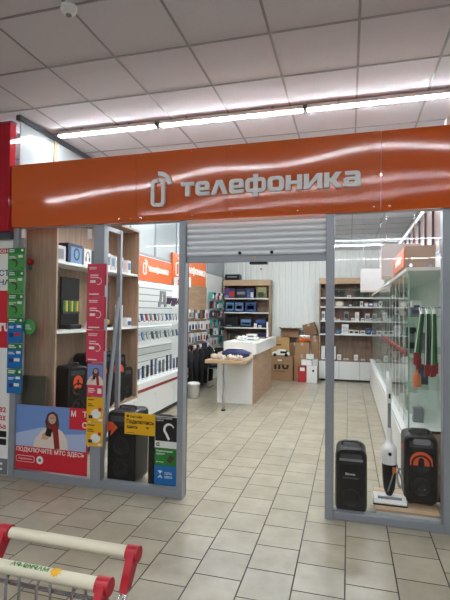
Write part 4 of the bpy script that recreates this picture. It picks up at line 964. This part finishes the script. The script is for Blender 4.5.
rowgoods([(322, 325, .22, 'white', 'grey'), (332, 336, .08, 'white', 'pale grey'), (337, 340.5, .04, 'white', 'grey'), (345, 349.5, .22, 'grey', 'black'), (352, 355.5, .07, 'white', 'pale grey'), (356, 360, .21, 'white', 'pale grey'), (362, 365, .07, 'white', 'grey'), (366, 370.5, .18, 'pale grey', 'grey'), (371, 375, .07, 'white', 'grey')], 1.43, 'third')
rowgoods([(320, 324, .16, 'navy', 'black'), (332, 335, .09, 'red', 'pink'), (337, 341, .10, 'blue', 'light blue'), (342.5, 349.5, .23, 'white', 'pale grey'), (350, 354.5, .10, 'white', 'black'), (355, 360, .09, 'white', 'black'), (361.5, 366, .09, 'white', 'grey'), (367.5, 371.5, .14, 'blue', 'light blue'), (372.5, 375, .08, 'white', 'grey')], 1.115, 'fourth')
t = thing('computer_case', 'white upright computer case on the base of the showcase-side shelf', 'computer', (rx(329), 11.2, .50)); MB().box(rx(321.5), rx(336.5), 11.06, 11.3, .50, .81, bev=.006).build('case', X['paper'], t); MB().box(rx(325.5), rx(333.5), 11.054, 11.06, .53, .78).build('front_grille', X['dkgrey'], t)
rowgoods([(338, 342, .12, 'white', 'pale grey'), (344.5, 349.5, .03, 'white', 'grey'), (355, 359, .13, 'white', 'pale grey'), (362, 366, .03, 'white', 'grey')], .50, 'base')
# projector-like device on top of that shelf, bar on the back wall
t = thing('ceiling_camera', 'black camera device on a bracket on top of the showcase-side shelf', 'camera', (.38, 11.15, 2.45)); MB().box(.30, .50, 11.05, 11.22, 2.53, 2.66, bev=.02).build('body', X['black'], t); MB().box(.35, .42, 11.1, 11.18, 2.45, 2.53).build('bracket', X['dkgrey'], t); MB().lathe([(.04, 0), (.035, -.05), (.02, -.055)], (.34, 11.05, 2.56), 16, axis='Y').build('lens', X['dkgrey'], t, smooth=True)
t = thing('thermostat', 'small white sensor box on the ribbed back wall', 'sensor', (-2.18, 11.38, 2.66)); MB().box(-2.22, -2.14, 11.36, 11.40, 2.66, 2.78, bev=.005).build('case', X['paper'], t); MB().box(-2.20, -2.16, 11.357, 11.36, 2.70, 2.75).build('display', X['grey'], t)

# ================================================================== CARDBOARD PILE
def cbox(label, x0, x1, y0, y1, z0, z1, m, name='cardboard_box', open_=False, rz=0, tilt=0, group='cardboard boxes by the back wall', tape=True):
    cx, cy = (x0+x1)/2, (y0+y1)/2; a, b, h = (x1-x0)/2, (y1-y0)/2, z1-z0
    t = thing(name, label, 'box', (cx, cy, z0), group, rz); t.rotation_euler.y = tilt
    if open_:
        mb = MB().box(-a, a, -b, b, 0, .006); mb.box(-a, a, -b, -b+.006, 0, h); mb.box(-a, a, b-.006, b, 0, h); mb.box(-a, -a+.006, -b, b, 0, h); mb.box(a-.006, a, -b, b, 0, h); mb.build('carton', m, t, local=True)
        for sgn in (-1, 1):
            MB().prism([(sgn*b, h), (sgn*b+sgn*.10, h+.04), (sgn*b+sgn*.10, h+.045), (sgn*b, h+.006)], -a, a, 'X').build('flap', m, t, local=True)
            MB().prism([(sgn*a, h), (sgn*a+sgn*.06, h+.05), (sgn*a+sgn*.06, h+.055), (sgn*a, h+.006)], -b, b, 'Y').build('flap', m, t, local=True)
    else:
        MB().box(-a, a, -b, b, 0, h, bev=.004).build('carton', m, t, local=True)
        if tape: MB().box(-.03, .03, -b-.001, b+.001, h-.07, h+.001).build('tape', X['beige'], t, local=True)
    return t
t = cbox('large brown box with black ITU lettering at the foot of the pile', -1.79, -1.27, 10.62, 11.0, 0, .56, X['cardbd'], tape=False)
text('ITU', -1.70, .27, .34, .15, 'Y', 10.618, X['pblack'], t, .07)
MB().box(-1.79, -1.27, 10.604, 10.612, .385, .56).build('front_flap', X['cardbd'], t)
MB().box(-1.62, -1.52, 10.600, 10.604, .47, .50).build('white_label', X['paper'], t); text('box system', -1.70, .20, .26, .035, 'Y', 10.618, X['pblack'], t, .02)
for v in ():
    pass
t = thing('toy_car', 'white and dark toy car on the large lettered box', 'toy', (-1.55, 10.75, .56))
MB().prism([(-1.76, .60), (-1.76, .66), (-1.68, .68), (-1.62, .73), (-1.48, .73), (-1.40, .67), (-1.36, .65), (-1.36, .60)], 10.68, 10.80, 'Y').build('body', X['paper'], t); MB().box(-1.58, -1.40, 10.676, 10.804, .63, .70, bev=.02).build('cabin', X['black'], t)
for x in (-1.70, -1.43):
    for y in (10.675, 10.785): MB().lathe([(.04, 0), (.04, .02)], (x, y, .60), 16, axis='Y').build('wheel', X['black'], t)
t = cbox('tall tan box behind the lettered box', -1.88, -1.40, 11.02, 11.37, 0, 1.0, X['cardbl'], open_=False); MB().box(-.10, .04, -.182, -.177, .80, .83).build('hand_slot', X['black'], t, local=True)
cbox('open brown box resting on the tall tan box', -1.62, -1.22, 11.04, 11.34, 1.002, 1.20, X['cardbk'], open_=True) if False else None
cbox('dark brown box behind the tan one with loose flaps', -1.385, -1.13, 11.03, 11.36, 0, .88, X['cardbk'])
cbox('open dark brown box topping the pile near the tan box', -1.60, -1.17, 11.04, 11.33, 1.004, 1.19, X['cardbk'], open_=True, tilt=.0)
t = cbox('brown box stack piece with an orange bag on top', -1.27+.02, -.90, 10.76, 11.0, .0, .62, X['cardbd'])
cbox('smaller brown box under the orange bag', -1.23, -.90, 10.77, 10.99, .622, .90, X['cardbd'])
crumple('plastic_bag', 'orange and white bag on the brown box stack', (-1.05, 10.88, .90), (.15, .09, .05), PAL['orange'], None, 21); crumple('plastic_bag', 'white crumpled bag at the top of the brown box stack', (-1.03, 10.9, 1.0), (.13, .08, .035), X['paper'], None, 22)
cbox('tall brown box against the shelf side behind the white boxes', -.99+.12, -.70, 11.02, 11.36, 0, .98, X['cardbd'])
cbox('tilted brown box leaning on top of the pile by the shelf', -1.02, -.72, 11.08, 11.34, 1.06, 1.36, X['cardbk'], tilt=-.28)
cbox('dark brown box carrying the tilted box by the shelf side', -.90, -.70, 11.04, 11.36, .982, 1.06, X['cardbk'])
t = cbox('red carton with a white top on the floor before the pile', -1.135, -.945, 10.56, 10.74, 0, .36, PAL['red'], name='carton_box', tape=False); MB().box(-.05, .06, -.0915, -.09, .26, .34).build('white_panel', X['paper'], t, local=True)
t = cbox('white carton with a dark heart mark beside the red one', -.935, -.70, 10.54, 10.72, 0, .39, PAL['white'], name='carton_box', tape=False); MB().prism([(.03, .24), (0, .28), (.015, .30), (.03, .29), (.045, .30), (.06, .28)], -.0915, -.09, 'Y').build('heart_mark', X['pblack'], t, local=True)
cbox('small white carton lying over the red and white cartons', -1.06, -.82, 10.57, 10.71, .392, .52, PAL['white'], name='carton_box', tape=False); cbox('small white carton beside the topmost one', -.81, -.68, 10.56, 10.70, .392, .54, PAL['pale grey'], name='carton_box', tape=False); cbox('topmost small white carton of the white stack', -.95, -.78, 10.58, 10.70, .542, .65, PAL['white'], name='carton_box', tape=False)

# ================================================================== GLASS SHOWCASES
SX0, SX1 = .47, .93
ys = [4.25+1.58*i for i in range(5)]
for k in range(4):
    a, b = ys[k]+.004, ys[k+1]-.004
    t = thing('glass_showcase', ['nearest glass showcase on a white base, oak end panel toward the window', 'second glass showcase from the window on a white base', 'third glass showcase from the window on a white base', 'farthest glass showcase on a white base, by the back shelf'][k], 'showcase', (.7, (a+b)/2, 0), 'glass showcases')
    MB().box(SX0, SX1, a+.02 if k == 0 else a, b, .05, .575).build('base_body', X['white'], t); MB().box(SX0+.03, SX1, a, b, 0, .05).build('toe_kick', X['dkgrey'], t)
    for i in range(2):
        c, d = a+(b-a)*i/2, a+(b-a)*(i+1)/2; MB().box(SX0-.012, SX0, c+.004, d-.004, .06, .53, bev=.002).build('drawer_front', X['white'], t)
    MB().box(SX0-.02, SX1, a, b, .575, .60, bev=.002).build('ledge', X['white'], t)
    if k == 0: MB().box(SX0-.01, SX1, a, a+.02, 0, .60).build('oak_end_panel', X['woodx'], t)
    MB().box(SX0+.03, SX0+.036, a+.005, b-.005, .60, 2.0).build('front_glass', X['glassg'], t)
    MB().box(SX0+.036, SX1-.01, a+.004, a+.01, .60, 2.0).build('end_glass', X['glassg'], t)
    for z in (.95, 1.27, 1.59): MB().box(SX0+.05, SX1-.02, a+.02, b-.02, z, z+.006).build('glass_shelf', X['glassg'], t); 
    for z in (.95, 1.27, 1.59): MB().box(SX0+.044, SX0+.05, a+.02, b-.02, z, z+.007).build('shelf_edge', X['gedge'], t)
    for f in (.25, .5, .75): MB().box(SX0+.05, SX1-.02, a+(b-a)*f-.003, a+(b-a)*f+.003, .602, 1.99).build('glass_divider', X['glassg'], t)
    for y in (a+.012, a+(b-a)*.25, (a+b)/2, a+(b-a)*.75, b-.012): MB().box(SX0+.036, SX0+.048, y-.006, y+.006, .60, 2.0).build('upright', X['paper' if y != a+.012 else 'gedge'], t)
    if k < 2: MB().box(SX0+.02, SX0+.03, a, b, 1.245, 1.285, bev=.002).build('red_rail', X['redt'], t)
    MB().box(SX1-.01, SX1+.01, a, b, .60, 2.0).build('back_panel', X['white'], t); MB().box(SX0+.02, SX1+.01, a, b, 2.0, 2.03).build('top_board', X['white'], t)
    for zi, z in enumerate((.602, .957, 1.277, 1.597)):
        for i in range(8):
            if k == 0 and i == 0: continue
            y = a+.12+i*.18+random.uniform(-.015, .015); h = random.uniform(.08, .24); c = random.choice(['white', 'white', 'black', 'grey', 'pale grey', 'dark green', 'white', 'navy', 'grey'])
            w_ = random.uniform(.07, .13); x = random.uniform(.54, .64)
            carton('boxed_gadget', f'{c} boxed gadget, {ORD[i]} along on the {["base", "lowest glass", "middle glass", "top glass"][zi]} level of the {["nearest", "second", "third", "farthest"][k]} showcase', 'box', x, x+.09, y, y+w_, z, z+h, PAL[c], 'gadgets in the glass showcases', 'Y', [('printed_panel', .2, .3, .8, .7, PAL[random.choice(['grey', 'white', 'black', 'blue'])])])
t = thing('orange_bottle', 'small orange bottle on the lowest glass shelf of the nearest glass showcase', 'bottle', (.60, 4.42, .957)); MB().lathe([(.035, 0), (.035, .10), (.012, .13), (.012, .15)], (.60, 4.42, .957), 16).build('bottle', PAL['orange'], t, smooth=True); MB().lathe([(.014, .15), (.014, .165)], (.60, 4.42, .957), 12).build('cap', X['paper'], t)
hb = thing('showcase_header', 'beige and orange header box on top of the nearest showcase', 'sign', (.6, 4.6, 2.03))
MB().box(.48, .73, 4.27, 5.3, 2.03, 2.225, bev=.004).build('box', X['beige'], hb); MB().box(.472, .48, 4.28, 5.29, 2.04, 2.215).build('orange_face', X['hdr'], hb); MB().box(.468, .472, 4.5, 5.0, 2.09, 2.16).build('white_panel', X['letterw'], hb)
for x in (.53, .68): MB().lathe([(.02, 0), (.022, .02)], (x, 4.262, 2.045), 12, axis='Y').build('spotlight', X['chrome'], hb)
for (lb, y, x0, x1, z0, z1, m) in (('grey hanging panel over the second glass showcase', 5.75, .38, .82, 2.035, 2.46, X['lgrey']), ('pale hanging panel over the farthest glass showcase', 9.3, .22, .66, 2.035, 2.50, X['lgrey'])):
    t = thing('suspended_sign', lb, 'sign', (.6, y, z0)); MB().box(x0, x1, y, y+.08, z0, z1, bev=.004).build('board', m, t); MB().box(x0, x1, y-.004, y, z0, z0+.035).build('lower_trim', X['beige'], t)
    for x in (x0+.06, x1-.06): MB().tube([(x, y+.04, z1), (x, y+.04, CZ-.003)], .003, 6).build('hanging_wire', X['chrome'], t)
# bundle of green packets hanging in the window
hk = thing('wall_hook_rail', 'chrome hook rail carried by the last window post', 'rail', (.7, 4.1, 1.66))
MB().tube([(.55, 4.10, 1.67), (.70, 4.10, 1.67), (.70, 3.76, 1.67)], .006, 8).build('rail', X['chrome'], hk)
for i in range(9):
    x = .575+.0155*i; y = 4.02+.045*((i*7) % 3); b0 = 1.20-.10*min(1, i/3)+.01*((i*5) % 3); lean = -.035 if i < 3 else .0
    t = thing('hanging_packet', f'{ORD[i]} green packet with red foot in the bunch hanging by the last post', 'packet', (x, y, b0), 'green packets hanging by the last post')
    MB().prism([(x+lean-.017, b0+.10), (x+lean+.017, b0+.10), (x+.009, 1.62), (x-.009, 1.62)], y-.014, y+.014, 'Y').build('sleeve', PAL['dark green' if i % 2 else 'green'], t)
    MB().prism([(x+lean-.02, b0), (x+lean+.02, b0+.01), (x+lean+.02, b0+.10), (x+lean-.02, b0+.10)], y-.018, y+.018, 'Y').build('red_foot', X['redt'], t)
    MB().prism([(x+lean-.017, b0+.10), (x+lean-.008, b0+.10), (x-.004, 1.62), (x-.009, 1.62)], y-.0165, y-.014, 'Y').build('white_edge', X['paper'], t)
    MB().tube([(x, y, 1.61), (x, 4.10, 1.672)], .003, 6).build('loop', X['paper'], t)

# ================================================================== SHOPPING TROLLEYS
def trolley(label, oy, printed):
    """oy: world Y of the handle; the basket points away from the shop, towards -Y"""
    HX0, HX1, HZ = -1.0, -.575, .945
    t = thing('shopping_trolley', label, 'shopping trolley', ((HX0+HX1)/2, oy-.4, 0), 'shopping trolleys')
    MB().tube([(HX0+.02, oy, HZ), (HX1-.02, oy, HZ)], .0165, 16).build('handle', X['cream'], t, smooth=True)
    for x in (HX0, HX1):
        mb = MB(); mb.tube([(x-.018, oy, HZ), (x+.018, oy, HZ)], .021, 16)
        mb.prism([(oy-.02, HZ+.010), (oy+.016, HZ+.010), (oy+.014, HZ-.014), (oy-.032, HZ-.075), (oy-.062, HZ-.075)], x-.011, x+.011, 'X'); mb.build('red_bracket', X['red'], t, smooth=True)
        for e in (-.008, .008): MB().tube([(x+e, oy-.045, HZ-.07), (x+e, oy-.10, HZ-.13)], .0045, 8).build('support_rod', X['chrome'], t, smooth=True)
        MB().tube([(x, oy-.10, HZ-.13), (x, oy-.16, HZ-.19), (x, oy-.20, HZ-.40), (x, oy-.14, .20), (x, oy-.10, .12)], .011, 8).build('side_frame', X['chrome'], t, smooth=True)
        MB().tube([(x, oy-.10, .12), (x, oy-.88, .16)], .011, 8).build('lower_rail', X['chrome'], t)
        for yy_ in (oy-.12, oy-.86):
            c = MB(); c.box(x-.008, x+.008, yy_-.02, yy_+.02, .06, .13); c.build('caster_fork', X['grey'], t)
            MB().lathe([(.03, -.012), (.05, -.010), (.05, .010), (.03, .012)], (x, yy_, .05), 20, axis='X').build('wheel', X['dkgrey'], t, smooth=True)
    b = MB(); x0, x1 = HX0+.03, HX1-.03
    top = [(x0, oy-.12, HZ-.20), (x1, oy-.12, HZ-.20), (x1-.05, oy-.90, HZ-.12), (x0+.05, oy-.90, HZ-.12)]; bot = [(x0+.02, oy-.16, .44), (x1-.02, oy-.16, .44), (x1-.08, oy-.84, .50), (x0+.08, oy-.84, .50)]
    b.tube(top, .005, 8, closed=True); b.tube(bot, .004, 8, closed=True)
    V_ = lambda p, q, f: Vector(p).lerp(Vector(q), f)
    for s_ in range(4):
        n = 9 if s_ % 2 == 0 else 15
        for i in range(n+1): b.tube([V_(top[s_], top[(s_+1) % 4], i/n), V_(bot[s_], bot[(s_+1) % 4], i/n)], .0025, 5)
    for f in (.25, .5, .75): b.tube([V_(top[i], bot[i], f) for i in range(4)], .003, 6, closed=True)
    for i in range(1, 9): b.tube([V_(bot[0], bot[1], i/9), V_(bot[3], bot[2], i/9)], .0025, 5)
    for i in range(1, 12): b.tube([V_(bot[0], bot[3], i/12), V_(bot[1], bot[2], i/12)], .0025, 5)
    b.build('wire_basket', X['chrome'], t)
    MB().tube([(HX0, oy-.075, HZ-.095), (HX1, oy-.075, HZ-.095)], .006, 8).build('cross_bar', X['chrome'], t)
    for cx in (-.90, -.80, -.69):
        MB().tube([(cx-.022, oy-.09, HZ-.20), (cx-.022, oy-.085, HZ-.09), (cx-.016, oy-.08, HZ-.062), (cx, oy-.078, HZ-.052), (cx+.016, oy-.08, HZ-.062), (cx+.022, oy-.085, HZ-.09), (cx+.022, oy-.09, HZ-.20)], .0045, 8).build('wire_loop', X['chrome'], t, smooth=True)
    # lettering on the upper face of the handle, read from the pushing side
    if not printed: return t
    me = text_mesh('МАРИЯ-РА', bold=.03); mb = MB(); vs = [v.co for v in me.vertices]; hx = max(v.x for v in vs)
    for v in vs:
        u = v.x/hx; ang = math.radians(72)+(v.y-.35)*.9; r = .0178
        mb.v.append(Vector((-.728-.115*u, oy-r*math.cos(ang), HZ+r*math.sin(ang))))
    ys_ = [v.y for v in mb.v]
    mb.f = [list(p.vertices) for p in me.polygons]; mb.m = [0]*len(mb.f); mb.build('green_lettering', X['pgreen'], t)
    mb = MB(); n = 20
    cx = -.708
    for i in range(n):
        a = 2*PI*i/n; r_ = .016 if i % 2 else .011; ang = math.radians(72)+r_*math.sin(a)/.0172; mb.v.append(Vector((cx+r_*math.cos(a), oy-.0184*math.cos(ang), HZ+.0184*math.sin(ang))))
    mb.v.append(Vector((cx, oy-.0188*math.cos(math.radians(72)), HZ+.0188*math.sin(math.radians(72))))); mb.f = [[i, (i+1) % n, n] for i in range(n)]; mb.m = [0]*n; mb.build('sunflower_emblem', X['pyel'], t)
    return t
trolley('shopping trolley with the cream handle nearer the shop', 1.155, False)
trolley('shopping trolley with the lettered cream handle pushed into the other', 1.0, True)
